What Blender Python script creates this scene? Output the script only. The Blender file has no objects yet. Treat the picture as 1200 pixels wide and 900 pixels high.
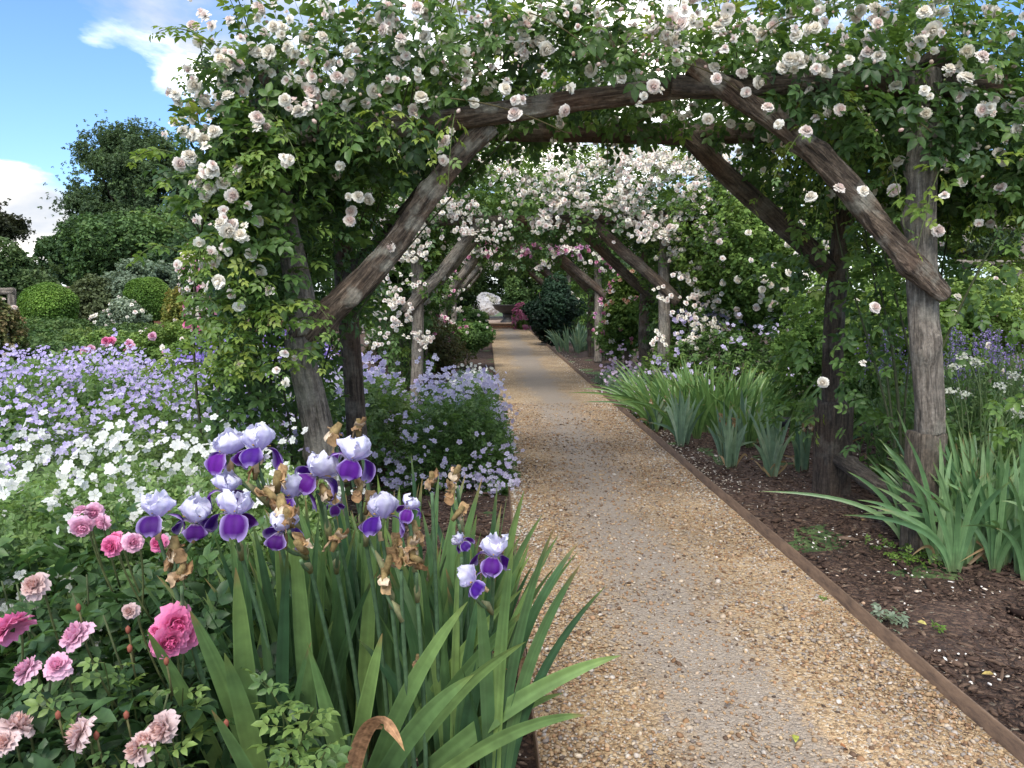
import bpy, math, random
import numpy as np
from mathutils import Vector, Matrix, Quaternion

rng = np.random.default_rng(11)
random.seed(5)
scene = bpy.context.scene
COL = scene.collection
H = 1.25            # eye height
FPX = 900.0
YAW = math.radians(1.9)
PIT = math.radians(6.78)
Fv = np.array([math.sin(YAW)*math.cos(PIT), math.cos(YAW)*math.cos(PIT), -math.sin(PIT)])
Rv = np.array([math.cos(YAW), -math.sin(YAW), 0.0])
Uv = np.cross(Rv, Fv)
CAM = np.array([0.0, 0.0, H])

def at(px, py, Y):
    """world point at photo pixel (1200x900) on the vertical plane y = Y"""
    d = Fv + (px-600)/FPX*Rv + (450-py)/FPX*Uv
    return CAM + d*(Y/d[1])

def ground(px, py, z=0.0):
    d = Fv + (px-600)/FPX*Rv + (450-py)/FPX*Uv
    return CAM + d*((z-H)/d[2])

# ------------------------------------------------------------------ helpers
def norm(a):
    return a/np.maximum(np.linalg.norm(a, axis=-1, keepdims=True), 1e-9)

class Noise:
    def __init__(s, seed, n=7, f=1.0):
        r = np.random.default_rng(seed)
        s.k = norm(r.normal(size=(n, 3)))*f*r.uniform(.6, 1.7, (n, 1))
        s.p = r.uniform(0, 6.28, n)
        s.n = n
    def __call__(s, P):
        return np.sin(P @ s.k.T*6.28 + s.p).sum(-1)/math.sqrt(s.n/2)*.5   # about -1..1

def pal(cols, t):
    c = np.array(cols, float); t = np.clip(t, 0, .9999)*(len(c)-1)
    i = t.astype(int); f = (t-i)[:, None]
    return c[i]*(1-f)+c[np.minimum(i+1, len(c)-1)]*f

class Geo:
    def __init__(s):
        s.v = []; s.f = []; s.c = []; s.n = 0
    def add(s, v, f, c):
        v = np.asarray(v, float); f = np.asarray(f, int)
        c = np.asarray(c, float)
        if c.ndim == 1: c = np.tile(c, (len(v), 1))
        s.v.append(v); s.f.append(f+s.n); s.c.append(c); s.n += len(v)
    def scatter(s, T, pos, R, sc, col):
        V, F, vc = T
        n, k = len(pos), len(V)
        if n == 0: return
        sc = np.asarray(sc, float)
        if sc.ndim == 0: sc = np.full(n, float(sc))
        if sc.ndim == 1: W = V[None]*sc[:, None, None]
        else: W = V[None]*sc[:, None, :]
        W = np.einsum('nij,nkj->nki', R, W)+pos[:, None, :]
        f = (F[None]+(np.arange(n)*k)[:, None, None]).reshape(-1, 3)
        c = np.asarray(col, float)
        if c.ndim == 1: c = np.tile(c, (n, 1))
        c = (c[:, None, :]*vc[None]).reshape(-1, 3)
        s.add(W.reshape(-1, 3), f, c)
    def mesh(s, name, off=None, smooth=False):
        me = bpy.data.meshes.new(name)
        v = np.concatenate(s.v); f = np.concatenate(s.f); c = np.concatenate(s.c)
        if off is not None: v = v-np.asarray(off)
        me.vertices.add(len(v)); me.vertices.foreach_set('co', v.astype(np.float32).ravel())
        m = len(f)
        me.loops.add(m*3); me.loops.foreach_set('vertex_index', f.astype(np.int32).ravel())
        me.polygons.add(m); me.polygons.foreach_set('loop_start', np.arange(0, m*3, 3, dtype=np.int32))
        if smooth: me.polygons.foreach_set('use_smooth', np.ones(m, bool))
        a = me.attributes.new('Col', 'FLOAT_COLOR', 'POINT')
        a.data.foreach_set('color', np.concatenate([c, np.ones((len(c), 1))], 1).astype(np.float32).ravel())
        me.update(calc_edges=True)
        return me

def link(name, data, mat=None, parent=None, loc=(0, 0, 0), rot=None, kind=None, label=None):
    o = bpy.data.objects.new(name, data); COL.objects.link(o)
    if mat is not None and data is not None and not data.materials: data.materials.append(mat)
    o.location = tuple(float(x) for x in loc)
    if rot is not None:
        o.rotation_mode = 'QUATERNION'; o.rotation_quaternion = rot
    if parent is not None: o.parent = parent
    if kind: o['kind'] = kind
    if label: o['label'] = label
    return o

def thing(name, label, cat, loc=(0, 0, 0), group=None):
    o = link(name, None, loc=loc); o.empty_display_size = .1
    o['label'] = label; o['category'] = cat
    if group: o['group'] = group
    return o

def tag(o, label, cat, group=None):
    o['label'] = label; o['category'] = cat
    if group: o['group'] = group
    return o

def part(name, geo, mat, parent, kind=None, smooth=False, label=None):
    off = np.array(parent.location) if parent is not None else np.zeros(3)
    return link(name, geo.mesh(name, off, smooth), mat, parent, kind=kind, label=label)

def frames(d, up):
    d = norm(d); n = norm(up-(up*d).sum(-1, keepdims=True)*d); s = np.cross(d, n)
    return np.stack([s, d, n], axis=-1)

def randdir(n):
    return norm(rng.normal(size=(n, 3)))

def tube(geo, path, rad, seg=6, col=(.1, .08, .05), jitter=0.0, cap=True):
    P = np.asarray(path, float); n = len(P)
    rad = np.full(n, rad) if np.isscalar(rad) else np.asarray(rad)
    T = norm(np.gradient(P, axis=0))
    ref = np.array([0.3, 0.9, 0.2]) if abs(T[:, 2]).mean() > .6 else np.array([0, 0, 1.0])
    A = norm(np.cross(T, ref)); B = np.cross(T, A)
    a = np.arange(seg)/seg*2*np.pi
    ring = A[:, None]*np.cos(a)[None, :, None]+B[:, None]*np.sin(a)[None, :, None]
    rr = rad[:, None]*(1+jitter*rng.normal(size=(n, seg)))
    V = (P[:, None]+ring*rr[..., None]).reshape(-1, 3)
    i = np.arange(n-1)[:, None]*seg; j = np.arange(seg)[None]; j2 = (j+1) % seg
    q = np.stack([i+j, i+j2, i+seg+j2, i+seg+j], -1).reshape(-1, 4)
    F = np.concatenate([q[:, [0, 1, 2]], q[:, [0, 2, 3]]])
    if cap:
        V = np.concatenate([V, P[:1], P[-1:]]); jj = np.arange(seg); k = (jj+1) % seg
        F = np.concatenate([F, np.stack([np.full(seg, n*seg), k, jj], 1),
                            np.stack([np.full(seg, n*seg+1), (n-1)*seg+jj, (n-1)*seg+k], 1)])
    geo.add(V, F, np.asarray(col, float))

def bez(p0, p1, p2, n, p3=None):
    t = np.linspace(0, 1, n)[:, None]
    p0, p1, p2 = map(np.asarray, (p0, p1, p2))
    if p3 is None: return (1-t)**2*p0+2*t*(1-t)*p1+t*t*p2
    return (1-t)**3*p0+3*t*(1-t)**2*p1+3*t*t*(1-t)*p2+t**3*np.asarray(p3)

# ------------------------------------------------------------------ materials
def mat_new(name):
    m = bpy.data.materials.new(name); m.use_nodes = True
    nt = m.node_tree; nt.nodes.clear()
    return m, nt, nt.nodes, nt.links

def plant_mat(name, rough=.5, trans=.3, spec=.4, var=.25, nscale=60., tint=(1, 1, 1)):
    m, nt, N, L = mat_new(name)
    out = N.new('ShaderNodeOutputMaterial')
    at_ = N.new('ShaderNodeAttribute'); at_.attribute_name = 'Col'
    oi = N.new('ShaderNodeObjectInfo')
    tc = N.new('ShaderNodeTexCoord')
    no = N.new('ShaderNodeTexNoise'); no.inputs['Scale'].default_value = nscale; no.inputs['Detail'].default_value = 3
    L.new(tc.outputs['Object'], no.inputs['Vector'])
    mr = N.new('ShaderNodeMapRange'); mr.inputs['From Min'].default_value = .3; mr.inputs['From Max'].default_value = .7
    mr.inputs['To Min'].default_value = 1-var; mr.inputs['To Max'].default_value = 1+var
    L.new(no.outputs['Fac'], mr.inputs['Value'])
    mr2 = N.new('ShaderNodeMapRange'); mr2.inputs['To Min'].default_value = .9; mr2.inputs['To Max'].default_value = 1.08
    L.new(oi.outputs['Random'], mr2.inputs['Value'])
    mu = N.new('ShaderNodeMath'); mu.operation = 'MULTIPLY'
    L.new(mr.outputs[0], mu.inputs[0]); L.new(mr2.outputs[0], mu.inputs[1])
    vm = N.new('ShaderNodeVectorMath'); vm.operation = 'SCALE'
    L.new(at_.outputs['Color'], vm.inputs[0]); L.new(mu.outputs[0], vm.inputs['Scale'])
    vt = N.new('ShaderNodeVectorMath'); vt.operation = 'MULTIPLY'; vt.inputs[1].default_value = tint
    L.new(vm.outputs[0], vt.inputs[0])
    p = N.new('ShaderNodeBsdfPrincipled'); p.inputs['Roughness'].default_value = rough
    p.inputs['Specular IOR Level'].default_value = spec
    L.new(vt.outputs[0], p.inputs['Base Color'])
    if trans > 0:
        tr = N.new('ShaderNodeBsdfTranslucent'); mx = N.new('ShaderNodeMixShader'); mx.inputs[0].default_value = trans
        vb = N.new('ShaderNodeVectorMath'); vb.operation = 'MULTIPLY'; vb.inputs[1].default_value = (1.35, 1.3, .8) if 'petal' not in name else (1.05, 1, 1)
        L.new(vt.outputs[0], vb.inputs[0]); L.new(vb.outputs[0], tr.inputs['Color'])
        L.new(p.outputs[0], mx.inputs[1]); L.new(tr.outputs[0], mx.inputs[2]); L.new(mx.outputs[0], out.inputs[0])
    else: L.new(p.outputs[0], out.inputs[0])
    return m

M_leaf = plant_mat('leaf', .46, .40, .45)
M_far = plant_mat('far_leaf', .6, .25, .25, nscale=3.)
M_blade = plant_mat('iris_blade', .42, .25, .5, var=.18, nscale=25.)
M_petal = plant_mat('petal', .55, .35, .2, var=.06, nscale=90.)
M_stem = plant_mat('stem', .7, 0, .2)
M_dry = plant_mat('dry_petal', .8, .2, .1, var=.45, nscale=80.)
M_stone = plant_mat('pebble', .75, 0, .3, var=.2, nscale=80.)
M_mulch = plant_mat('mulch_chip', .85, 0, .2, var=.3, nscale=60.)

def ramp(N, L, src, stops):
    r = N.new('ShaderNodeValToRGB'); e = r.color_ramp.elements
    while len(e) > 1: e.remove(e[-1])
    e[0].position, e[0].color = stops[0][0], (*stops[0][1], 1)
    for p, c in stops[1:]:
        x = e.new(p); x.color = (*c, 1)
    L.new(src, r.inputs[0]); return r

def timber_mat(name, dark, mid, light, lichen=.3, red=0.0):
    m, nt, N, L = mat_new(name)
    out = N.new('ShaderNodeOutputMaterial'); p = N.new('ShaderNodeBsdfPrincipled'); L.new(p.outputs[0], out.inputs[0])
    tc = N.new('ShaderNodeTexCoord'); mp = N.new('ShaderNodeMapping'); mp.inputs['Scale'].default_value = (26, 26, 3.0)
    L.new(tc.outputs['Object'], mp.inputs[0])
    n1 = N.new('ShaderNodeTexNoise'); n1.inputs['Scale'].default_value = 2.2; n1.inputs['Detail'].default_value = 8; n1.inputs['Roughness'].default_value = .7
    n1.inputs['Distortion'].default_value = .6
    L.new(mp.outputs[0], n1.inputs['Vector'])
    r1 = ramp(N, L, n1.outputs['Fac'], [(.30, [x*.35 for x in dark]), (.42, dark), (.56, mid), (.75, light)])
    n2 = N.new('ShaderNodeTexNoise'); n2.inputs['Scale'].default_value = 6; n2.inputs['Detail'].default_value = 6
    L.new(tc.outputs['Object'], n2.inputs['Vector'])
    r2 = ramp(N, L, n2.outputs['Fac'], [(.52, (0, 0, 0)), (.60, (1, 1, 1))])
    ml = N.new('ShaderNodeMath'); ml.operation = 'MULTIPLY'; ml.inputs[1].default_value = lichen; L.new(r2.outputs[0], ml.inputs[0])
    mx = N.new('ShaderNodeMixRGB'); mx.inputs[2].default_value = (.36, .34, .28, 1); L.new(ml.outputs[0], mx.inputs[0]); L.new(r1.outputs[0], mx.inputs[1])
    n3 = N.new('ShaderNodeTexNoise'); n3.inputs['Scale'].default_value = 2.3; n3.inputs['Detail'].default_value = 3
    L.new(tc.outputs['Object'], n3.inputs['Vector'])
    r3 = ramp(N, L, n3.outputs['Fac'], [(.48, (0, 0, 0)), (.6, (1, 1, 1))])
    m3 = N.new('ShaderNodeMath'); m3.operation = 'MULTIPLY'; m3.inputs[1].default_value = red; L.new(r3.outputs[0], m3.inputs[0])
    mr = N.new('ShaderNodeMixRGB'); mr.inputs[2].default_value = (.20, .085, .04, 1); L.new(m3.outputs[0], mr.inputs[0]); L.new(mx.outputs[0], mr.inputs[1])
    n4 = N.new('ShaderNodeTexNoise'); n4.inputs['Scale'].default_value = 55; n4.inputs['Detail'].default_value = 6; n4.inputs['Roughness'].default_value = .7; L.new(tc.outputs['Object'], n4.inputs['Vector'])
    r4 = N.new('ShaderNodeMapRange'); r4.inputs['From Min'].default_value = .32; r4.inputs['From Max'].default_value = .68; r4.inputs['To Min'].default_value = .6; r4.inputs['To Max'].default_value = 1.35; L.new(n4.outputs['Fac'], r4.inputs['Value'])
    sc4 = N.new('ShaderNodeVectorMath'); sc4.operation = 'SCALE'; L.new(mr.outputs[0], sc4.inputs[0]); L.new(r4.outputs[0], sc4.inputs['Scale'])
    L.new(sc4.outputs[0], p.inputs['Base Color']); p.inputs['Roughness'].default_value = .85
    b = N.new('ShaderNodeBump'); b.inputs['Strength'].default_value = 1.; b.inputs['Distance'].default_value = .035
    L.new(n1.outputs['Fac'], b.inputs['Height']); L.new(b.outputs[0], p.inputs['Normal'])
    return m
M_post = timber_mat('weathered_post', (.13, .11, .088), (.29, .25, .205), (.45, .41, .34), .45)
M_dark = timber_mat('dark_timber', (.05, .037, .028), (.12, .09, .066), (.21, .165, .125), .25, .25)
M_bark = timber_mat('bark_timber', (.055, .038, .027), (.19, .14, .10), (.42, .36, .30), .8, .32)
M_stub = timber_mat('sawn_stub', (.08, .062, .045), (.17, .135, .10), (.27, .22, .17), .15)

def timber(name, p0, p1, r0, r1, parent, mat, bend=(0, 0), square=False, rough=.06, seed=0, knots=0, label=None, seg=18, wob=.012, taper=0):
    if square: seg = 36
    elif seg == 18: seg = 44
    p0, p1 = np.asarray(p0, float), np.asarray(p1, float)
    Ln = np.linalg.norm(p1-p0); n = max(5, int(Ln/(.016 if seg > 12 else .035))); nz = Noise(seed+90, 8, 1.)
    z = np.linspace(0, Ln, n); t = z/Ln
    a = np.arange(seg)/seg*2*np.pi
    r = r0+(r1-r0)*t
    Z, A = np.meshgrid(z, a, indexing='ij')
    base = np.ones_like(A)
    if square:
        e = 7.; base = (np.abs(np.cos(A))**e+np.abs(np.sin(A))**e)**(-1/e)
    S = np.stack([np.cos(A)*.9, np.sin(A)*.9, Z*(1.1 if not square else .5)], -1)
    S2 = np.stack([np.cos(A)*3, np.sin(A)*3, Z*1.5], -1)
    k = 1+rough*nz(S)*1.3+rough*.45*Noise(seed+5, 8, 1.)(S2)
    if not square:
        gr = np.abs(Noise(seed+61, 9, 1.)(np.stack([np.cos(A)*1.6, np.sin(A)*1.6, Z*.9], -1))); k = k-.10*np.exp(-(gr/.10)**2)*min(1, rough/.07)
        k = k+.22*rough*Noise(seed+62, 9, 1.)(np.stack([np.cos(A)*4, np.sin(A)*4, Z*9], -1))
    rk = random.Random(seed)
    for _ in range(knots):
        kz, ka = rk.uniform(.1, .9)*Ln, rk.uniform(0, 6.28)
        da = np.angle(np.exp(1j*(A-ka)))
        k += .38*np.exp(-((Z-kz)/.045)**2-(da/.55)**2)
    if taper: k *= np.clip(.45+.55*np.sqrt(np.clip(Z/taper, 0, 1)), 0, 1)
    if not square:
        k[0] *= .93; k[-1] *= .93
    else:
        k[0] *= .96; k[-1] *= .95
    R = r[:, None]*base*k
    bx = bend[0]*np.sin(np.pi*t)+ (0 if square else wob*np.sin(t*5+seed)); by = bend[1]*np.sin(np.pi*t)+(0 if square else wob*.8*np.sin(t*7.3+seed*2))
    V = np.stack([R*np.cos(A)+bx[:, None], R*np.sin(A)+by[:, None], Z], -1).reshape(-1, 3)
    i = np.arange(n-1)[:, None]*seg; j = np.arange(seg)[None]; j2 = (j+1) % seg
    q = np.stack([i+j, i+j2, i+seg+j2, i+seg+j], -1).reshape(-1, 4)
    F = np.concatenate([q[:, [0, 1, 2]], q[:, [0, 2, 3]]])
    c0 = np.array([[bx[0], by[0], 0.0], [bx[-1], by[-1], Ln+.004]])
    jj = np.arange(seg); kk = (jj+1) % seg
    F = np.concatenate([F, np.stack([np.full(seg, n*seg), kk, jj], 1), np.stack([np.full(seg, n*seg+1), (n-1)*seg+jj, (n-1)*seg+kk], 1)])
    g = Geo(); g.add(np.concatenate([V, c0]), F, (1, 1, 1))
    me = g.mesh(name, smooth=True)
    d = Vector(p1-p0); q_ = d.to_track_quat('Z', 'Y')
    if square or abs(d.normalized().z) > .85:
        q_ = Vector((0, 0, 1)).rotation_difference(d)
        if square: q_ = q_ @ Quaternion((0, 0, 1), math.radians(12+seed % 3*9))
    off = np.array(parent.location) if parent is not None else 0
    return link(name, me, mat, parent, p0-off, q_, label=label)

# ------------------------------------------------------------------ templates
def leaflet_tpl(w=.27, fold=.10, detail=True):
    if detail:
        V = [(0, 0, 0), (0, .35, -.03), (0, .7, -.05), (0, 1, -.14)]
        V += [(w, .30, fold), (w*.88, .68, fold*.6), (-w, .30, fold), (-w*.88, .68, fold*.6)]
        F = [(0, 4, 1), (1, 4, 5), (1, 5, 2), (2, 5, 3), (0, 1, 6), (1, 7, 6), (1, 2, 7), (2, 3, 7)]
        c = [.85, .9, .95, 1.05, 1, 1.05, 1, 1.05]
    else:
        V = [(0, 0, 0), (w, .5, fold), (0, 1, -.08), (-w, .5, fold)]
        F = [(0, 1, 2), (0, 2, 3)]; c = [.85, 1, 1.1, 1]
    c = np.array(c)[:, None]*np.ones(3)
    return np.array(V, float), np.array(F), c

def compound_tpl(detail=True, pairs=2, w=.27):
    """pinnate rose leaf, length 1"""
    V0, F0, c0 = leaflet_tpl(w, .1, detail)
    V, F, C = [], [], []; n = 0
    specs = [((0, .55, -.02), 0, .46)]
    for k in range(pairs):
        y = .22+.30*k
        for s in (-1, 1): specs.append(((.015*s, y, 0), s*math.radians(62), .36+.04*k))
    for (p, a, s) in specs:
        ca, sa = math.cos(a), math.sin(a)
        P = V0*s; X = P[:, 0]*ca+P[:, 1]*sa; Y = -P[:, 0]*sa+P[:, 1]*ca
        Z = P[:, 2]-.25*(P[:, 1]**2)*1.2
        V.append(np.stack([X, Y, Z], 1)+p); F.append(F0+n); C.append(c0*random.uniform(.9, 1.1)); n += len(V0)
    if detail:
        V.append(np.array([(-.008, 0, 0), (.008, 0, 0), (.005, .58, -.02), (-.005, .58, -.02)])); F.append(np.array([(0, 1, 2), (0, 2, 3)])+n)
        C.append(np.ones((4, 3))*[1.2, 1, 1])
    return np.concatenate(V), np.concatenate(F), np.concatenate(C)

T_leaf = leaflet_tpl(); T_leafL = leaflet_tpl(.3, .1, False)
T_comp = compound_tpl(True); T_compL = compound_tpl(False, 2, .3)
def clump_tpl(n=5, seed=3, w=.3):
    r = np.random.default_rng(seed); V0, F0, c0 = leaflet_tpl(w, .08, False)
    d = norm(r.normal(size=(n, 3))+[0, .5, .3]); R = frames(d, norm(r.normal(size=(n, 3))+[0, 0, 1.2]))
    V = np.einsum('nij,kj->nki', R, V0)*r.uniform(.5, .8, (n, 1, 1))+r.normal(size=(n, 1, 3))*.22
    c = np.tile(c0, (n, 1))*np.repeat(r.uniform(.75, 1.25, n), len(c0))[:, None]
    return V.reshape(-1, 3), (F0[None]+(np.arange(n)*4)[:, None, None]).reshape(-1, 3), c
T_clump = clump_tpl()
def needle_tpl():
    r = np.random.default_rng(8); V, F, C = [], [], []; n = 0
    for i in range(9):
        d = norm(np.array([r.normal()*.7, 1, r.normal()*.5])); s = np.array([.05, 0, .02])
        b = np.array([r.normal()*.1, r.uniform(-.2, .2), r.normal()*.1])
        V += [b-s, b+s, b+d*r.uniform(.5, .9)]; F.append((n, n+1, n+2)); n += 3; c = r.uniform(.7, 1.3); C += [[c]*3]*3
    return np.array(V), np.array(F), np.array(C)
T_needle = needle_tpl()

def grid_faces(nu, nv):
    i = np.arange(nu-1)[:, None]*nv; j = np.arange(nv-1)[None]
    q = np.stack([i+j, i+j+1, i+nv+j+1, i+nv+j], -1).reshape(-1, 4)
    return np.concatenate([q[:, [0, 1, 2]], q[:, [0, 2, 3]]])

def rose_geo(seed, layers=6, nt=4, ns=4, outer=(.80, .76, .70), inner=(.80, .62, .58), R=1., ruffle=.06):
    """double rose bloom, radius about 1, facing +z"""
    r = np.random.default_rng(seed); g = Geo()
    t = np.linspace(0, 1, nt); s = np.linspace(-1, 1, ns); F = grid_faces(nt, ns)
    for l in range(layers):
        u = l/(layers-1); n = int(4+6*u)
        for k in range(n):
            a = 2*np.pi*(k+.5*(l % 2)+r.uniform(-.25, .25))/n
            tilt = math.radians(12+74*u+r.uniform(-12, 12)); Lp = (.50+.50*u)*R*r.uniform(.82, 1.1); W = (.26+.22*u)*R*r.uniform(.85, 1.1)
            T_, S_ = np.meshgrid(t, s, indexing='ij')
            w = W*np.sin(np.pi*(T_*.62+.12))**.8*(1+.0*S_)
            tl = tilt+.55*(T_-.5)*(u) - .9*(1-u)*(T_-.4)
            rad = .06*R+T_*Lp*np.sin(tl); z = T_*Lp*np.cos(tl)-.18*u*R
            z = z-.12*S_**2*0+ruffle*np.sin(S_*5+r.uniform(0, 6))*T_
            rad = rad-.22*W*S_**2*(1-u*.4)*(T_ > 0)+.05*np.sin(S_*4+r.uniform(0, 6))*T_
            X = rad*np.cos(a)-w*S_*np.sin(a); Y = rad*np.sin(a)+w*S_*np.cos(a)
            c = np.array(inner)*(1-u)+np.array(outer)*u
            cc = c[None]*(.84+.20*T_.reshape(-1, 1))*r.uniform(.93, 1.04)
            g.add(np.stack([X, Y, z], -1).reshape(-1, 3), F, cc)
    # sepal cup
    th = np.arange(7)/7*6.283
    V = np.concatenate([[[0, 0, -.38]], np.stack([.2*np.cos(th), .2*np.sin(th), np.full(7, -.12)], 1)])*R
    F = [(0, i+1, (i+1) % 7+1) for i in range(7)]
    g.add(V, F, (.05, .1, .03))
    return g

def rose_tpl(seed, outer, inner, layers=3):
    g = rose_geo(seed, layers, 2, 3, outer, inner); V = np.concatenate(g.v); F = np.concatenate(g.f); C = np.concatenate(g.c)
    return V, F, C

WHITE = dict(outer=(.92, .90, .82), inner=(.90, .84, .72)); BLUSH = dict(outer=(.92, .88, .82), inner=(.87, .70, .65))
rose_white = [rose_geo(i, 8, ruffle=.09, **(WHITE if i % 3 else BLUSH)).mesh('rose_bloom', smooth=True) for i in range(6)]
rose_pale = [rose_geo(i+20, 6, 4, 5, (.84, .56, .70), (.76, .32, .50), ruffle=.1).mesh('pale_pink_rose', smooth=True) for i in range(3)]
rose_hot = [rose_geo(i+30, 7, 4, 5, (.84, .30, .52), (.74, .13, .34), ruffle=.1).mesh('pink_rose', smooth=True) for i in range(2)]
rose_faded = [rose_geo(i+40, 5, 4, 5, (.74, .60, .60), (.66, .38, .32), ruffle=.18).mesh('faded_rose', smooth=True) for i in range(2)]
for me in rose_white+rose_pale+rose_hot+rose_faded: me.materials.append(M_petal)
TW = [rose_tpl(1, **WHITE), rose_tpl(2, **BLUSH)]
TP = [rose_tpl(4, (.75, .35, .50), (.6, .15, .32))]
TM = [rose_tpl(5, (.66, .36, .56), (.55, .20, .42))]

def small_flower_tpl(n=5, cup=.25, eye=(.7, .75, .5), w=.42, edge=1.):
    V, F, C = [], [], []; k = 0
    for i in range(n):
        a = 2*np.pi*i/n; ca, sa = math.cos(a), math.sin(a)
        loc = [(0, .03, 0), (w, .62, cup*.8), (w*.55, 1, cup*.75), (-w*.55, 1, cup*.8), (-w, .62, cup*.7)]
        for (x, y, z) in loc: V.append((x*ca-y*sa, x*sa+y*ca, z))
        F += [(k, k+1, k+2), (k, k+2, k+3), (k, k+3, k+4)]; k += 5
        C += [[.8, .8, .8]]+[[edge]*3]*4
    V.append((0, 0, .08)); C.append([1.1, 1.1, .7]);
    V += [(.1, 0, .12), (0, .1, .12), (-.1, -.05, .12)]; C += [[1, 1.05, .6]]*3; F += [(k, k+1, k+2), (k, k+2, k+3)]
    return np.array(V), np.array(F), np.array(C, float)
T_fl = small_flower_tpl()

# flowers: the largest in view become objects, the rest one mesh
def flowers(plant, name, pos, face, sizes, meshes, tpls, cols=None, cap=100, mat=None, smooth=True):
    n = len(pos)
    if n == 0: return
    off = np.array(plant.location)
    dist = np.linalg.norm(pos-CAM, axis=1)
    order = np.argsort(-sizes/dist)
    ind = order[:cap]; rest = order[cap:]
    R = frames(np.cross(face, randdir(n)), face)
    for q, i in enumerate(ind):
        m = Matrix(R[i].tolist()).to_quaternion()
        o = link(name, meshes[q % len(meshes)], mat, plant, pos[i]-off, m)
        s = float(sizes[i]); o.scale = (s, s, s)
    if len(rest):
        g = Geo()
        for q, T in enumerate(tpls):
            r = rest[q::len(tpls)]
            c = np.ones((len(r), 3)) if cols is None else cols[r]
            g.scatter(T, pos[r], R[r], sizes[r], c*rng.uniform(.85, 1.08, (len(r), 1)))
        part(name+'s', g, mat or M_petal, plant, kind='stuff')

# ------------------------------------------------------------------ foliage
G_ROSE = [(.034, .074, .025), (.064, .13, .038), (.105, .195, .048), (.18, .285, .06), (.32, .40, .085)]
def leaf_cloud(geo, pos, out, size, cols, T=T_comp, tone=None, droop=.5, nz=None, up=1.0, jit=.8):
    n = len(pos)
    d = norm(out*.6+randdir(n)*jit+np.array([0, 0, -droop])*rng.uniform(0, 1, (n, 1)))
    nrm = norm(np.array([0, 0, up])+out*.5+randdir(n)*.7)
    R = frames(d, nrm)
    t = rng.beta(2, 3, n) if tone is None else np.clip(tone+rng.normal(0, .13, n), 0, 1)
    if nz is not None: t = np.clip(t+.22*nz(pos), 0, 1)
    geo.scatter(T, pos, R, size*rng.uniform(.65, 1.25, n), pal(cols, t))

def spray(geo, sg, p0, d, length, size, cols, T=T_comp, n=8, sag=.35, tone=.7, buds=None):
    d = norm(np.asarray(d, float)); p0 = np.asarray(p0, float)
    p2 = p0+d*length+np.array([0, 0, -sag*length]); p1 = p0+d*length*.55+np.array([0, 0, .12*length])
    P = bez(p0, p1, p2, n+2)
    tube(sg, P, np.linspace(.0035, .0012, len(P)), 4, (.09, .12, .04), cap=False)
    tg = norm(np.gradient(P, axis=0))
    side = norm(np.cross(tg, [0, 0, 1.0]))*np.where(np.arange(len(P)) % 2, 1, -1)[:, None]
    dd = norm(side+tg*.6+rng.normal(0, .25, P.shape)-np.array([0, 0, .25]))
    R = frames(dd[1:], norm(np.array([0, 0, 1.0])+rng.normal(0, .35, (len(P)-1, 3))))
    t = np.clip(tone+rng.normal(0, .12, len(P)-1), 0, 1)
    geo.scatter(T, P[1:], R, size*np.linspace(1.05, .55, len(P)-1), pal(cols, t))
    return P[-1]

def box_pts(n, x, y, z, nz=None, thr=-.4):
    P = np.empty((0, 3))
    while len(P) < n:
        Q = rng.uniform((x[0], y[0], z[0]), (x[1], y[1], z[1]), (n*2, 3))
        if nz is not None: Q = Q[nz(Q) > thr]
        P = np.concatenate([P, Q])
    return P[:n]

def shell_pts(n, c, r, seed, lump=.22, inner=.55, flat_bottom=None, f=.5):
    nz = Noise(seed, 8, f)
    d = randdir(n); k = rng.uniform(0, 1, n)**.45
    k = inner+(1-inner)*k
    rad = k*(1+lump*nz(d*1.3))
    P = c+d*rad[:, None]*r
    if flat_bottom is not None:
        keep = P[:, 2] > flat_bottom; P, d, rad = P[keep], d[keep], rad[keep]
    return P, d, rad

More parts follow.
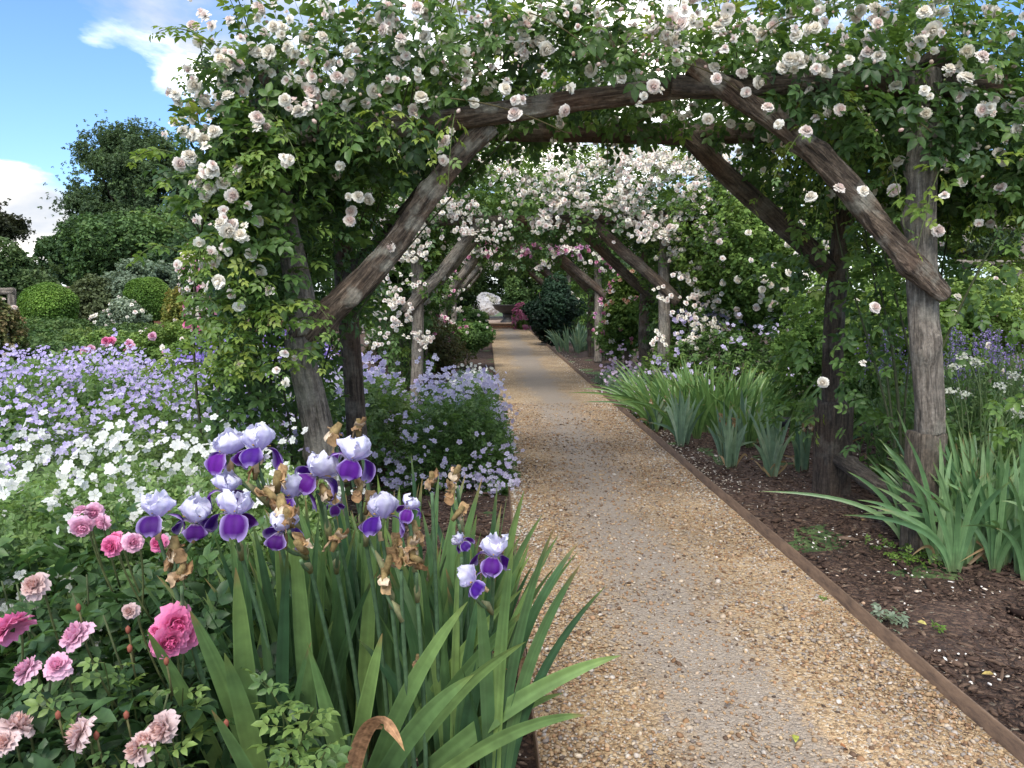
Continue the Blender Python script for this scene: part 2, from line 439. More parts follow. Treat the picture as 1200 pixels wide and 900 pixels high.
def shrub(name, label, cat, px, py, w, h, Y, n, size, cols, T=T_clump, seed=1, lump=.34, trunk=True, droop=.1,
          depth=None, group=None, inner=.5, mat=None, fl=None, nfl=0, flsize=.03, flmesh=None, bottom=None, trunk_r=.04, f=.5, jit=.9, flname='flower', flcols=None):
    n = int(n*1.8); size = size*.68; inner = inner if inner > .7 else .2
    c = at(px, py, Y); rx, rz = w/2*Y/FPX, h/2*Y/FPX; ry = depth if depth else rx*.85
    base = np.array([c[0], Y, 0.0])
    t = thing(name, label, cat, base, group)
    lo = c[2]-rz; fb = max(0.02, lo) if bottom is None else bottom
    P, d, rad = shell_pts(n, c, np.array([rx, ry, rz]), seed, lump, inner, fb, f)
    nz = Noise(seed+40, 7, .55/max(rx, .3)); nq = Noise(seed+41, 8, 1.3/max(rx, .3))
    if inner < .7: kp = nq(P) > -.42; P, d, rad = P[kp], d[kp], rad[kp]
    g = Geo()
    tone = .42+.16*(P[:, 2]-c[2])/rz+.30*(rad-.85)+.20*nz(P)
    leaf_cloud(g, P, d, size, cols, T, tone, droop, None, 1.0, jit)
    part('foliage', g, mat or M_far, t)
    sg = Geo()
    if trunk:
        nb = 7
        hub = np.array([c[0], Y, max(lo, .05)])
        if lo > .25: tube(sg, bez(base, base+[.03, 0, lo*.5], hub, 6), np.linspace(trunk_r*1.2, trunk_r, 6), 8, (.09, .07, .05), .06)
        for k in range(nb):
            dd = norm(np.array([rng.normal(), rng.normal(), 1.6])); e = c+dd*np.array([rx, ry, rz])*.8
            tube(sg, bez(hub, hub*.5+e*.5+rng.normal(0, .08*rx, 3), e, 7), np.linspace(trunk_r*.6, trunk_r*.12, 7), 5, (.08, .065, .045))
        part('trunk' if lo > .25 else 'stems', sg, M_stem, t)
    if nfl:
        Q, dq, _ = shell_pts(nfl*3, c, np.array([rx, ry, rz])*1.03, seed, lump, .93, fb+.02, f)
        m = (dq[:, 1] < .5); Q, dq = Q[m][:nfl], dq[m][:nfl]
        cl = Noise(seed+3, 7, .8/max(rx, .3))(Q) > -.5; Q, dq = Q[cl], dq[cl]
        flowers(t, flname, Q, norm(dq+randdir(len(Q))*.5+[0, -.3, .2]), flsize*rng.uniform(.7, 1.3, len(Q)), flmesh or rose_white, fl, flcols, cap=100 if Y < 9 else 0)
    return t, c, (rx, ry, rz)

# ================================================================== SETTING
def sheet(name, x0, x1, y0, y1, z, mat, nx=1, ny=1, relief=0, seed=0, smooth=True, xf=None):
    xs = np.linspace(x0, x1, nx+1); ys = np.linspace(0, 1, ny+1)**(2.0 if ny > 20 else 1)*(y1-y0)+y0
    Y_, X_ = np.meshgrid(ys, xs, indexing='ij')
    Z = np.full_like(X_, z)
    P = np.stack([X_, Y_, Z], -1).reshape(-1, 3)
    if relief:
        P[:, 2] += relief*(Noise(seed, 9, 1.3)(P)+.6*Noise(seed+1, 9, 4)(P))*.5
    g = Geo(); g.add(P, grid_faces(ny+1, nx+1), (1, 1, 1))
    F = g.f[0]; g.f[0] = F
    o = link(name, g.mesh(name, smooth=smooth), mat, kind='structure')
    return o

def ground_mat(name, stops, scale, bump, bscale, extra=None, rough=.9):
    m, nt, N, L = mat_new(name)
    out = N.new('ShaderNodeOutputMaterial'); p = N.new('ShaderNodeBsdfPrincipled'); L.new(p.outputs[0], out.inputs[0])
    tc = N.new('ShaderNodeTexCoord'); v = N.new('ShaderNodeTexVoronoi'); v.inputs['Scale'].default_value = scale
    n0 = N.new('ShaderNodeTexNoise'); n0.inputs['Scale'].default_value = scale*.7; n0.inputs['Detail'].default_value = 2
    av = N.new('ShaderNodeMixRGB'); av.inputs[0].default_value = .02; L.new(tc.outputs['Object'], av.inputs[1]); L.new(tc.outputs['Object'], n0.inputs['Vector']); L.new(n0.outputs['Color'], av.inputs[2])
    L.new(av.outputs[0], v.inputs['Vector'])
    sep = N.new('ShaderNodeSeparateColor'); L.new(v.outputs['Color'], sep.inputs[0])
    r = ramp(N, L, sep.outputs[0], stops)
    n = N.new('ShaderNodeTexNoise'); n.inputs['Scale'].default_value = 1.6; n.inputs['Detail'].default_value = 5; n.inputs['Roughness'].default_value = .65
    L.new(tc.outputs['Object'], n.inputs['Vector'])
    mr = N.new('ShaderNodeMapRange'); mr.inputs['From Min'].default_value = .3; mr.inputs['From Max'].default_value = .7; mr.inputs['To Min'].default_value = .65; mr.inputs['To Max'].default_value = 1.25
    L.new(n.outputs['Fac'], mr.inputs['Value'])
    sc = N.new('ShaderNodeVectorMath'); sc.operation = 'SCALE'; L.new(r.outputs[0], sc.inputs[0]); L.new(mr.outputs[0], sc.inputs['Scale'])
    col = sc.outputs[0]
    if extra: col = extra(N, L, tc, col)
    L.new(col, p.inputs['Base Color']); p.inputs['Roughness'].default_value = rough
    b = N.new('ShaderNodeBump'); b.inputs['Strength'].default_value = bump; b.inputs['Distance'].default_value = .01
    mh = N.new('ShaderNodeMath'); mh.operation = 'SUBTRACT'; mh.inputs[0].default_value = 1.; L.new(v.outputs['Distance'], mh.inputs[1])
    L.new(mh.outputs[0], b.inputs['Height']); L.new(b.outputs[0], p.inputs['Normal'])
    return m

PX0, PX1 = .135, 1.40         # path edges
PEND = 26.5
def gravel_extra(N, L, tc, col):
    # compacted greyer wear along the middle of the path
    sx = N.new('ShaderNodeSeparateXYZ'); L.new(tc.outputs['Object'], sx.inputs[0])
    a = N.new('ShaderNodeMath'); a.operation = 'SUBTRACT'; a.inputs[1].default_value = .72; L.new(sx.outputs[0], a.inputs[0])
    b = N.new('ShaderNodeMath'); b.operation = 'ABSOLUTE'; L.new(a.outputs[0], b.inputs[0])
    mp = N.new('ShaderNodeMapping'); mp.inputs['Scale'].default_value = (1.6, .5, 1); L.new(tc.outputs['Object'], mp.inputs[0])
    n = N.new('ShaderNodeTexNoise'); n.inputs['Scale'].default_value = 1.7; n.inputs['Detail'].default_value = 8; n.inputs['Roughness'].default_value = .72; L.new(mp.outputs[0], n.inputs['Vector'])
    s = N.new('ShaderNodeMath'); s.operation = 'MULTIPLY_ADD'; s.inputs[1].default_value = -1.1; L.new(b.outputs[0], s.inputs[0]); L.new(n.outputs['Fac'], s.inputs[2])
    r = ramp(N, L, s.outputs[0], [(.14, (0, 0, 0)), (.36, (1, 1, 1))])
    k = N.new('ShaderNodeMath'); k.operation = 'MULTIPLY'; k.inputs[1].default_value = .8; L.new(r.outputs[0], k.inputs[0])
    m = N.new('ShaderNodeMixRGB'); L.new(k.outputs[0], m.inputs[0]); L.new(col, m.inputs[1]); m.inputs[2].default_value = (.30, .26, .22, 1)
    return m.outputs[0]
M_gravel = ground_mat('gravel', [(0, (.16, .11, .065)), (.25, (.38, .25, .13)), (.5, (.47, .35, .21)), (.75, (.42, .285, .155)), (.9, (.56, .49, .39)), (1, (.25, .205, .165))], 95, .9, 90, gravel_extra)
M_soil = ground_mat('soil_mulch', [(0, (.028, .016, .012)), (.4, (.06, .034, .024)), (.75, (.10, .058, .040)), (.97, (.14, .09, .06)), (1, (.3, .26, .2))], 70, 1., 60)
M_grass = ground_mat('meadow', [(0, (.03, .06, .015)), (.5, (.06, .11, .03)), (1, (.10, .15, .05))], 14, .8, 30)
sheet('ground', -420, 420, -6, 800, -.012, M_grass, 4, 4)
sheet('soil_bed', -14, 14, -1, 30, 0.0, M_soil, 160, 220, .03, 3)
sheet('gravel_path', PX0, PX1, -.5, PEND, .022, M_gravel, 24, 420, .006, 8)

# loose gravel: nobody could count it
ico = np.array([(0, 0, -1), (.72, -.53, -.45), (-.28, -.85, -.45), (-.89, 0, -.45), (-.28, .85, -.45), (.72, .53, -.45), (.28, -.85, .45), (-.72, -.53, .45), (-.72, .53, .45), (.28, .85, .45), (.89, 0, .45), (0, 0, 1)])
icf = np.array([(0, 1, 2), (1, 0, 5), (0, 2, 3), (0, 3, 4), (0, 4, 5), (1, 5, 10), (2, 1, 6), (3, 2, 7), (4, 3, 8), (5, 4, 9), (1, 10, 6), (2, 6, 7), (3, 7, 8), (4, 8, 9), (5, 9, 10), (6, 10, 11), (7, 6, 11), (8, 7, 11), (9, 8, 11), (10, 9, 11)])
def stone_tpl(seed):
    r = np.random.default_rng(seed); return ico*(1+r.normal(0, .16, (12, 1))), icf, np.ones((12, 3))*r.uniform(.9, 1.1, (12, 1))
def stones(g, P, s, cols, flat=.55, tilt=.35, long=1.):
    n = len(P)
    for k in range(4):
        q = slice(k, None, 4); m = len(P[q])
        R = frames(norm(rng.normal(size=(m, 3))*[1, 1, .15]), norm(np.array([0, 0, 1.])+rng.normal(0, tilt, (m, 3))))
        sc = s[q][:, None]*rng.uniform((.7/long, .7*long, flat*.6), (1.3/long, 1.2*long, flat*1.3), (m, 3))
        g.scatter(stone_tpl(k), P[q], R, sc, cols[q])
GCOL = [(.09, .062, .045), (.32, .18, .085), (.45, .31, .165), (.51, .38, .22), (.37, .205, .10), (.54, .44, .31), (.24, .195, .16), (.62, .55, .45)]
def path_pts(n, y0, y1):
    u = rng.uniform(0, 1, n); y = y0*(y1/y0)**u           # denser close up
    x = rng.uniform(PX0+.01, PX1-.01, n); return np.stack([x, y, np.full(n, .024)], 1)
P = path_pts(72000, 1.6, 8.5)
wn = Noise(77, 8, .6); wear = np.abs(P[:, 0]-.72)+.24*wn(P*[1, .5, 1])
keep = rng.uniform(0, 1, len(P)) < np.clip(.22+1.4*(wear-.02), .22, 1)
P = P[keep]; s = np.minimum(rng.lognormal(math.log(.0042), .46, len(P)), .012)*(.85+.04*P[:, 1])
P[:, 2] += s*.15
g = Geo(); stones(g, P, s, pal(GCOL, rng.uniform(0, 1, len(P)))*rng.uniform(.7, 1.05, (len(P), 1))*[.97, .98, 1.04])
o = part('loose_gravel', g, M_stone, None, kind='stuff'); tag(o, 'loose tan and white flint gravel scattered over the path', 'gravel')

# mulch chips and shell flecks on the beds
def bed_pts(n, y0, y1):
    y = y0*(y1/y0)**rng.uniform(0, 1, n); side = rng.uniform(0, 1, n) < .72
    x = np.where(side, rng.uniform(PX1+.03, PX1+2.2, n), rng.uniform(PX0-.9, PX0-.03, n)); return np.stack([x, y, np.full(n, .012)], 1)
P = bed_pts(36000, 1.6, 9); s = rng.lognormal(math.log(.0058), .5, len(P))
g = Geo(); stones(g, P, s, pal([(.022, .012, .009), (.045, .028, .021), (.075, .047, .034), (.115, .076, .054), (.18, .125, .09)], rng.beta(1.6, 2.2, len(P))), .35, .6, 1.7)
P = bed_pts(3600, 1.7, 11); P = P[Noise(66, 9, 1.4)(P) > .1]; P[:, 2] += .008; s = rng.lognormal(math.log(.0055), .45, len(P))
stones(g, P, s, pal([(.30, .22, .15), (.62, .58, .5), (.75, .72, .68), (.4, .24, .13)], rng.uniform(0, 1, len(P))), .2, .5, 1.2)
o = part('mulch', g, M_mulch, None, kind='stuff'); tag(o, 'dark bark mulch flecked with pale shell and stone on the beds', 'mulch')
g = Geo(); n = 1300; P = np.stack([PX1+.02+np.abs(rng.normal(0, .12, n)), 4.6*(20/4.6)**rng.uniform(0, 1, n), np.full(n, .02)], 1)
P2 = np.stack([PX1-.02-np.abs(rng.normal(0, .10, n)), 4.2*(24/4.2)**rng.uniform(0, 1, n), np.full(n, .03)], 1)
P3 = np.stack([PX0+.01+np.abs(rng.normal(0, .07, n)), 3.6*(12/3.6)**rng.uniform(0, 1, n), np.full(n, .03)], 1)
P = np.concatenate([P, P2, P3]); stones(g, P, rng.uniform(.004, .010, len(P)), pal([(.7, .64, .55), (.78, .74, .66), (.6, .5, .38)], rng.uniform(0, 1, len(P))), .2, .4)
o = part('fallen_petals', g, M_petal, None, kind='stuff'); tag(o, 'pale fallen rose petals gathered along the path edges', 'fallen petals')

# steel edging
def steel_mat():
    m, nt, N, L = mat_new('rusty_steel')
    out = N.new('ShaderNodeOutputMaterial'); p = N.new('ShaderNodeBsdfPrincipled'); L.new(p.outputs[0], out.inputs[0])
    tc = N.new('ShaderNodeTexCoord'); mp = N.new('ShaderNodeMapping'); mp.inputs['Scale'].default_value = (1, 1, 4); L.new(tc.outputs['Object'], mp.inputs[0])
    n = N.new('ShaderNodeTexNoise'); n.inputs['Scale'].default_value = 9; n.inputs['Detail'].default_value = 9; n.inputs['Roughness'].default_value = .75; L.new(mp.outputs[0], n.inputs['Vector'])
    r = ramp(N, L, n.outputs['Fac'], [(.3, (.055, .035, .025)), (.5, (.15, .095, .06)), (.65, (.21, .135, .085)), (.8, (.26, .16, .09))])
    L.new(r.outputs[0], p.inputs['Base Color']); p.inputs['Roughness'].default_value = .7
    b = N.new('ShaderNodeBump'); b.inputs['Strength'].default_value = .4; b.inputs['Distance'].default_value = .004; L.new(n.outputs['Fac'], b.inputs['Height']); L.new(b.outputs[0], p.inputs['Normal'])
    return m
M_steel = steel_mat()
def edging(x, th, h, label, wav):
    ys = np.linspace(.4, PEND, 160); X = x+wav*np.sin(ys*1.7)+wav*.6*np.sin(ys*4.1+1)
    hh = h+.004*np.sin(ys*2.3)
    V = np.concatenate([np.stack([X-th/2, ys, np.full(160, -.03)], 1), np.stack([X-th/2, ys, hh], 1), np.stack([X+th/2, ys, hh], 1), np.stack([X+th/2, ys, np.full(160, -.03)], 1)])
    i = np.arange(159); F = []
    for a, b in ((0, 1), (1, 2), (2, 3)):
        q = np.stack([a*160+i, b*160+i, b*160+i+1, a*160+i+1], 1); F += [q[:, [0, 1, 2]], q[:, [0, 2, 3]]]
    e = np.array([[0, 160, 320], [0, 320, 480]]); F.append(e); F.append(e[:, ::-1]+159)
    g = Geo(); g.add(V, np.concatenate(F), (1, 1, 1))
    o = part('steel_edging', g, M_steel, None); tag(o, label, 'garden edging')
edging(PX1+.006, .009, .078, 'broad rust brown steel strip edging between gravel and the right bed', .002)
edging(PX0-.004, .005, .046, 'thin dark steel strip edging between gravel and the iris bed on the left', .003)

# ================================================================== ROSE ARCHES
def pergola(Y0, Y1, zt, label, idx, near=False):
    """four posts, two cross beams, two side rails, four braces"""
    XL, XR = -.80, 2.04
    dx = .0 if not near else 0
    t = thing('rose_pergola', label, 'pergola', (.62, Y0, 0), 'rustic timber pergolas spanning the path')
    s = idx*17
    if near:
        # left near post leans, right posts stand on sawn stubs
        a = at(385, 590, Y0); b = at(352, 395, Y0); d = norm(b-a)
        bt = a-d*(a[2]/d[2]); tp = a+d*((zt-.05-a[2])/d[2]); tp[0] = -.98
        timber('post', bt, [b[0], Y0, b[2]], .072, .062, t, M_post, seed=s+1, knots=3, rough=.07)
        timber('post', [b[0]+.02, Y0, b[2]+.01], tp, .062, .056, t, M_post, seed=s+2)
        timber('post', [-.78, Y1, 0], [-.84, Y1, zt-.05], .062, .055, t, M_dark, seed=s+3)
        pr = at(1086, 506, Y0); pt = at(1078, 130, Y0)
        timber('post_stub', [pr[0], Y0, -.02], [pr[0], Y0, pr[2]], .068, .070, t, M_stub, square=True, seed=3, rough=.015)
        timber('post', [pr[0], Y0, pr[2]-.01], [pt[0], Y0, zt+.1], .066, .062, t, M_post, seed=s+4, knots=4, rough=.07)
        pf = at(978, 470, Y1)
        timber('post_stub', [pf[0]+.01, Y1, -.02], [pf[0], Y1, pf[2]], .088, .090, t, M_dark, square=True, seed=7, rough=.015)
        timber('post', [pf[0]-.01, Y1, pf[2]-.01], [pf[0]-.01, Y1, zt+.05], .062, .056, t, M_dark, seed=s+5, knots=3)
        # cross beams
        bl = at(330, 172, Y0); bm = at(640, 146, Y0); br = at(1110, 92, Y0)
        e1 = at(835, 104, Y0)
        timber('beam', bl-[.25, 0, .0], e1+[.05, 0, .02], .050, .046, t, M_bark, bend=(0, 0.0), wob=.014, seed=s+6, knots=4, rough=.09)
        timber('beam', e1-[.20, .0, -.02], [br[0]+.35, Y0+.06, br[2]+.0], .048, .05, t, M_dark, wob=.025, seed=s+7, knots=2, rough=.08)
        fl_, fr_ = at(330, 172, Y1), at(1010, 150, Y1)
        fm = at(700, 157, Y1)
        timber('beam', [-1.1, Y1, fm[2]-.0], [2.35, Y1, fm[2]+.02], .058, .058, t, M_dark, seed=s+8, rough=.05)
        # braces
        timber('brace', at(343, 414, Y0-.03), at(576, 150, Y0+.075), .060, .048, t, M_bark, seed=s+9, knots=6, rough=.15, wob=.028, taper=.12)
        timber('brace', at(1108, 346, Y0-.07), at(815, 72, Y0-.03), .051, .040, t, M_bark, bend=(0, .05), seed=s+10, knots=8, rough=.20, wob=.03, taper=.14)
        timber('brace', at(975, 318, Y1), at(795, 150, Y1), .060, .056, t, M_dark, seed=s+11, rough=.05)
        timber('brace', at(404, 335, Y1), at(545, 168, Y1), .058, .05, t, M_dark, seed=s+12, rough=.06)
        timber('rail', [-.95, Y0-.02, zt+.06], [-.88, Y1+.3, zt+.04], .05, .05, t, M_dark, seed=s+13)
        timber('rail', [2.02, Y0-.02, zt+.17], [2.05, Y1+.3, zt+.06], .05, .05, t, M_dark, seed=s+14)
        timber('low_rail', [pf[0]+.0, Y1-.09, .235], [pr[0]+.0, Y0+.07, .22], .05, .045, t, M_stub, seed=s+15, knots=2, rough=.09)
    else:
        zz = 1.95
        for (x, y, m) in ((XL, Y0, M_post), (XL-.02, Y1, M_dark), (XR-.02, Y0, M_post), (XR+.02, Y1, M_dark)):
            l = random.uniform(-.04, .04)
            timber('post', [x, y, 0], [x+l, y, zt], .075, .06, t, m, seed=s+int(y*3+x*5) % 40, knots=3, seg=12)
        for y in (Y0, Y1):
            timber('beam', [XL-.35, y+.02, zt], [XR+.35, y+.02, zt+.02], .06, .055, t, M_dark, seed=s+int(y), knots=2, seg=12)
            timber('brace', [XL-.10, y-.07, 1.02], [XL+.75, y-.02, zt-.02], .07, .055, t, M_post, seed=s+int(y)+3, knots=4, rough=.1, seg=12)
            timber('brace', [XR+.12, y-.07, 1.15], [XR-.85, y-.02, zt-.02], .07, .055, t, M_dark, seed=s+int(y)+5, knots=4, rough=.1, seg=12)
        for x in (XL, XR): timber('rail', [x, Y0-.3, zt+.1], [x, Y1+.3, zt+.1], .045, .045, t, M_dark, seed=s+int(x*3)+9, seg=12)
    return t

YA, YB = 3.5, 4.6
pergola(YA, YB, 2.13, 'nearest timber pergola with thick gnarled braces meeting above the gravel path', 1, True)
ARCHES = [(8.7, 9.9, 2.05), (13.8, 15.0, 2.05), (19.0, 20.2, 2.05), (23.4, 24.4, 2.05)]
for i, (a, b, z) in enumerate(ARCHES):
    pergola(a, b, z, ['second timber pergola along the path, carrying the dense white roses',
                      'third timber pergola along the path, with magenta roses on its right',
                      'fourth timber pergola, far along the path under small white roses',
                      'farthest timber pergola, just before the end of the path'][i], i+2)

# ---- near climbing roses
def canes(sg, base, tops, r=.009, col=(.07, .08, .04)):
    for e in tops:
        e = np.asarray(e, float); b = np.asarray(base, float)+np.append(rng.normal(0, .07, 2), 0)
        m1 = b+[rng.normal(0, .12), rng.normal(0, .1), e[2]*.4]; m2 = e*.8+b*.2+[rng.normal(0, .12), rng.normal(0, .1), .05]
        tube(sg, bez(b, m1, m2, 16, e), np.linspace(r*rng.uniform(.7, 1.2), r*.4, 16), 5, np.array(col)*rng.uniform(.6, 1.4), .05)

def bloom_clusters(centers, k, spread, face):
    P, Fc = [], []
    for c, f in zip(centers, face):
        m = rng.integers(1, k+1)
        P.append(c+rng.normal(0, spread, (m, 3))*[1, .6, .8]); Fc.append(np.tile(f, (m, 1)))
    return np.concatenate(P), np.concatenate(Fc)

nzr = Noise(5, 9, 1.1); nzg = Noise(9, 9, 2.2)
def roof_profile(x):
    """bottom and top of the rose roof of the near pergola"""
    xb = [-1.24, -1.06, -.6, -.12, .0, .5, 1.0, 1.25, 1.6, 2.0, 2.5, 3.2]
    zb = [1.75, 1.75, 1.90, 2.00, 2.14, 2.17, 2.22, 2.18, 1.98, 1.80, 1.72, 1.80]
    zt = [2.08, 2.34, 2.43, 2.43, 2.43, 2.45, 2.48, 2.52, 2.56, 2.58, 2.54, 2.30]
    return np.interp(x, xb, zb), np.interp(x, xb, zt)

def near_rose(side):
    left = side < 0
    if left: t = thing('climbing_rose', 'climbing rose with blush white blooms covering the left half of the nearest pergola', 'climbing rose', (-.95, 3.9, 0), 'climbing roses trained over the pergolas')
    else: t = thing('climbing_rose', 'climbing rose with blush white blooms hanging round the right posts of the nearest pergola', 'climbing rose', (2.2, 3.9, 0), 'climbing roses trained over the pergolas')
    g = Geo(); sg = Geo()
    x0, x1 = (-1.22, .9) if left else (.9, 3.15)
    n = 3500 if left else 3700
    # roof
    Q = rng.uniform((x0, 3.22, 1.6), (x1, 5.0, 2.85), (n*6, 3))
    zb, zt = roof_profile(Q[:, 0]); edge = .12*nzr(Q*[1, 1, 0])
    k = (Q[:, 2] > zb+.10*nzg(Q*[1, 1, 0])-.02) & (Q[:, 2] < zt+edge) & (nzg(Q) > -.45)
    # keep the near beam visible: nothing dense in front of it at mid span
    k &= ~((Q[:, 0] > -.12) & (Q[:, 0] < 1.25) & (Q[:, 1] < 3.62) & (Q[:, 2] < 2.24) & (rng.uniform(0, 1, len(Q)) < .93))
    Q = Q[k][:n]
    out = norm(np.stack([(Q[:, 0]-.8)*.25, (Q[:, 1]-4.0)*.9, (Q[:, 2]-2.25)*1.6], 1)+1e-6)
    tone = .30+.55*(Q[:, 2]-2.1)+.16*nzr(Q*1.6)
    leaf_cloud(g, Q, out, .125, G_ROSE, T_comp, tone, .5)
    # column
    if left:
        m = 1650
        Q = rng.uniform((-1.5, 3.15, .42), (-.42, 4.9, 1.95), (m*5, 3))
        cx = -.93; w = np.interp(Q[:, 2], [.42, .8, 1.3, 1.95], [.20, .27, .36, .44])
        ins = np.abs((Q[:, 0]-cx+.02)/w)**2+np.abs((Q[:, 1]-4.0)/.85)**4 < 1+.4*nzg(Q)
        ins &= nzg(Q+3) > -.12
        front = (Q[:, 1] < 3.7)
        # brace line stays open
        bx = np.interp(Q[:, 2], [1.05, 2.1], [-.88, .0])
        ins &= ~(front & (np.abs(Q[:, 0]-bx) < .14) & (Q[:, 2] > 1.02))
        ins &= ~(front & (Q[:, 2] < 1.0) & (Q[:, 0] > -.90))
        ins &= ~((Q[:, 2] < 1.12) & (Q[:, 1] < 4.62) & (np.abs(Q[:, 0]/Q[:, 1]+.176) < .026))
        ins &= ~((Q[:, 2] < 1.12) & (Q[:, 1] > 4.2) & (Q[:, 0] > -.78))
        Q = Q[ins][:m]; Q = np.concatenate([Q, np.stack([rng.normal(-.96, .07, 260), rng.uniform(3.2, 3.42, 260), rng.uniform(1.2, 2.0, 260)], 1)])
    else:
        m = 1250
        Q = rng.uniform((1.72, 3.25, .45), (3.15, 4.95, 1.95), (m*6, 3))
        dens = np.interp(Q[:, 2], [.45, 1.0, 1.5, 1.95], [.55, .55, .75, 1.])
        ins = (nzg(Q+1) > -.1-.4*(Q[:, 2]-.8)) & (rng.uniform(0, 1, len(Q)) < dens)
        front = (Q[:, 1] < 3.72)
        ins &= ~(front & (Q[:, 0] > 1.78) & (Q[:, 0] < 2.24) & (Q[:, 2] < 1.62))
        ins &= ~(front & (Q[:, 0] < 2.2) & (rng.uniform(0, 1, len(Q)) < .75))
        ins &= ~((Q[:, 1] < 4.55) & (np.abs(Q[:, 0]/Q[:, 1]-.455) < .022) & (Q[:, 2] > .5) & (rng.uniform(0, 1, len(Q)) < .8))
        ins &= ~((Q[:, 0] > 2.42) & (Q[:, 2] < 1.62) & (rng.uniform(0, 1, len(Q)) < .86))
        Q = Q[ins][:m]
    cx = -.98 if left else 2.25
    out = norm(np.stack([(Q[:, 0]-cx), (Q[:, 1]-4.1)*.6, np.zeros(len(Q))], 1)+randdir(len(Q))*.2)
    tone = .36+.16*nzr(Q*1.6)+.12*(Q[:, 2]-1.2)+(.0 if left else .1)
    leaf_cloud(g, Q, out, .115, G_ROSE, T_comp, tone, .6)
    # arching sprays round the silhouette
    sp = []
    if left:
        for _ in range(95):
            x = rng.uniform(-1.2, .9); zb, zt = roof_profile(x); p = [x, rng.uniform(3.2, 4.7), zt+rng.uniform(-.1, .02)]
            sp.append((p, [rng.normal(-.1, .5), rng.normal(-.2, .4), 1.1], rng.uniform(.10, .34), .15))
        for _ in range(70):
            z = rng.uniform(.8, 2.4); sp.append(([-1.02-.1*max(0, z-1.5), rng.uniform(3.2, 4.4), z], [-1, rng.normal(-.2, .4), rng.uniform(-.1, .7)], rng.uniform(.08, .24), .3))
        for _ in range(7):
            x = rng.uniform(-1.1, -.1); sp.append(([x, 3.3, 2.0], [rng.normal(0, .5), -.6, -.5], rng.uniform(.12, .32), .6))
        for _ in range(50):
            z = rng.uniform(.9, 1.9); sp.append(([rng.uniform(-1.3, -.8), 3.3, z], [rng.normal(-.1, .5), -.6, .2], rng.uniform(.12, .3), .5))
        for (px, py) in ((160, 245), (222, 70)):
            e = at(px, py, 3.4); b = np.array([e[0]+.22, 3.45, e[2]-.16]); sp.append((b, e-b+[0, 0, .04], np.linalg.norm(e-b)*1.0, .12))
    else:
        for _ in range(95):
            x = rng.uniform(.9, 3.1); zb, zt = roof_profile(x); p = [x, rng.uniform(3.2, 4.7), zt+rng.uniform(-.1, .02)]
            sp.append((p, [rng.normal(.15, .5), rng.normal(-.2, .4), 1.1], rng.uniform(.10, .34), .15))
        for _ in range(45):
            x = rng.uniform(1.4, 2.9); sp.append(([x, rng.uniform(3.3, 4.3), roof_profile(x)[0]+.08], [rng.normal(.1, .5), -.4, -.5], rng.uniform(.15, .4), .5))
        for _ in range(60):
            z = rng.uniform(1.3, 2.2); sp.append(([rng.uniform(2.3, 2.9), rng.uniform(3.5, 4.4), z], [1, rng.normal(-.2, .5), rng.uniform(-.1, .6)], rng.uniform(.2, .5), .4))
    tips = []
    for (p, d, L_, sg_) in sp: tips.append(spray(g, sg, p, d, L_, .10, G_ROSE, T_comp, int(4+L_*14), sg_, rng.uniform(.5, .95)))
    part('foliage', g, M_leaf, t)
    # woody canes
    if left:
        canes(sg, (-1.12, 3.6, 0), [(rng.uniform(-1.3, -.8), rng.uniform(3.3, 4.4), rng.uniform(1.4, 2.2)) for _ in range(16)])
        canes(sg, (-1.05, 4.3, 0), [(rng.uniform(-1.2, .4), rng.uniform(3.6, 4.6), 2.3) for _ in range(4)], .008)
    else:
        canes(sg, (2.22, 3.85, 0), [(rng.uniform(1.9, 2.7), rng.uniform(3.5, 4.6), rng.uniform(1.5, 2.3)) for _ in range(8)])
        0 and canes(sg, (2.3, 3.4, 0), [(2.3, 3.5, 1.7), (2.2, 3.5, 2.1), (2.5, 3.7, 2.2)], .009, (.07, .06, .04))
    for _ in range(22):    # loose stems lying in the roof
        a = np.array([rng.uniform(x0, x1), rng.uniform(3.2, 4.8), 0]); a[2] = roof_profile(a[0])[0]+rng.uniform(0, .2)
        b = a+[rng.normal(0, .2), rng.normal(0, .15), rng.normal(-.05, .1)]
        tube(sg, bez(a, (a+b)/2+[0, 0, .05], b, 9), .0028, 4, (.10, .085, .04))
    part('stems', sg, M_stem, t)
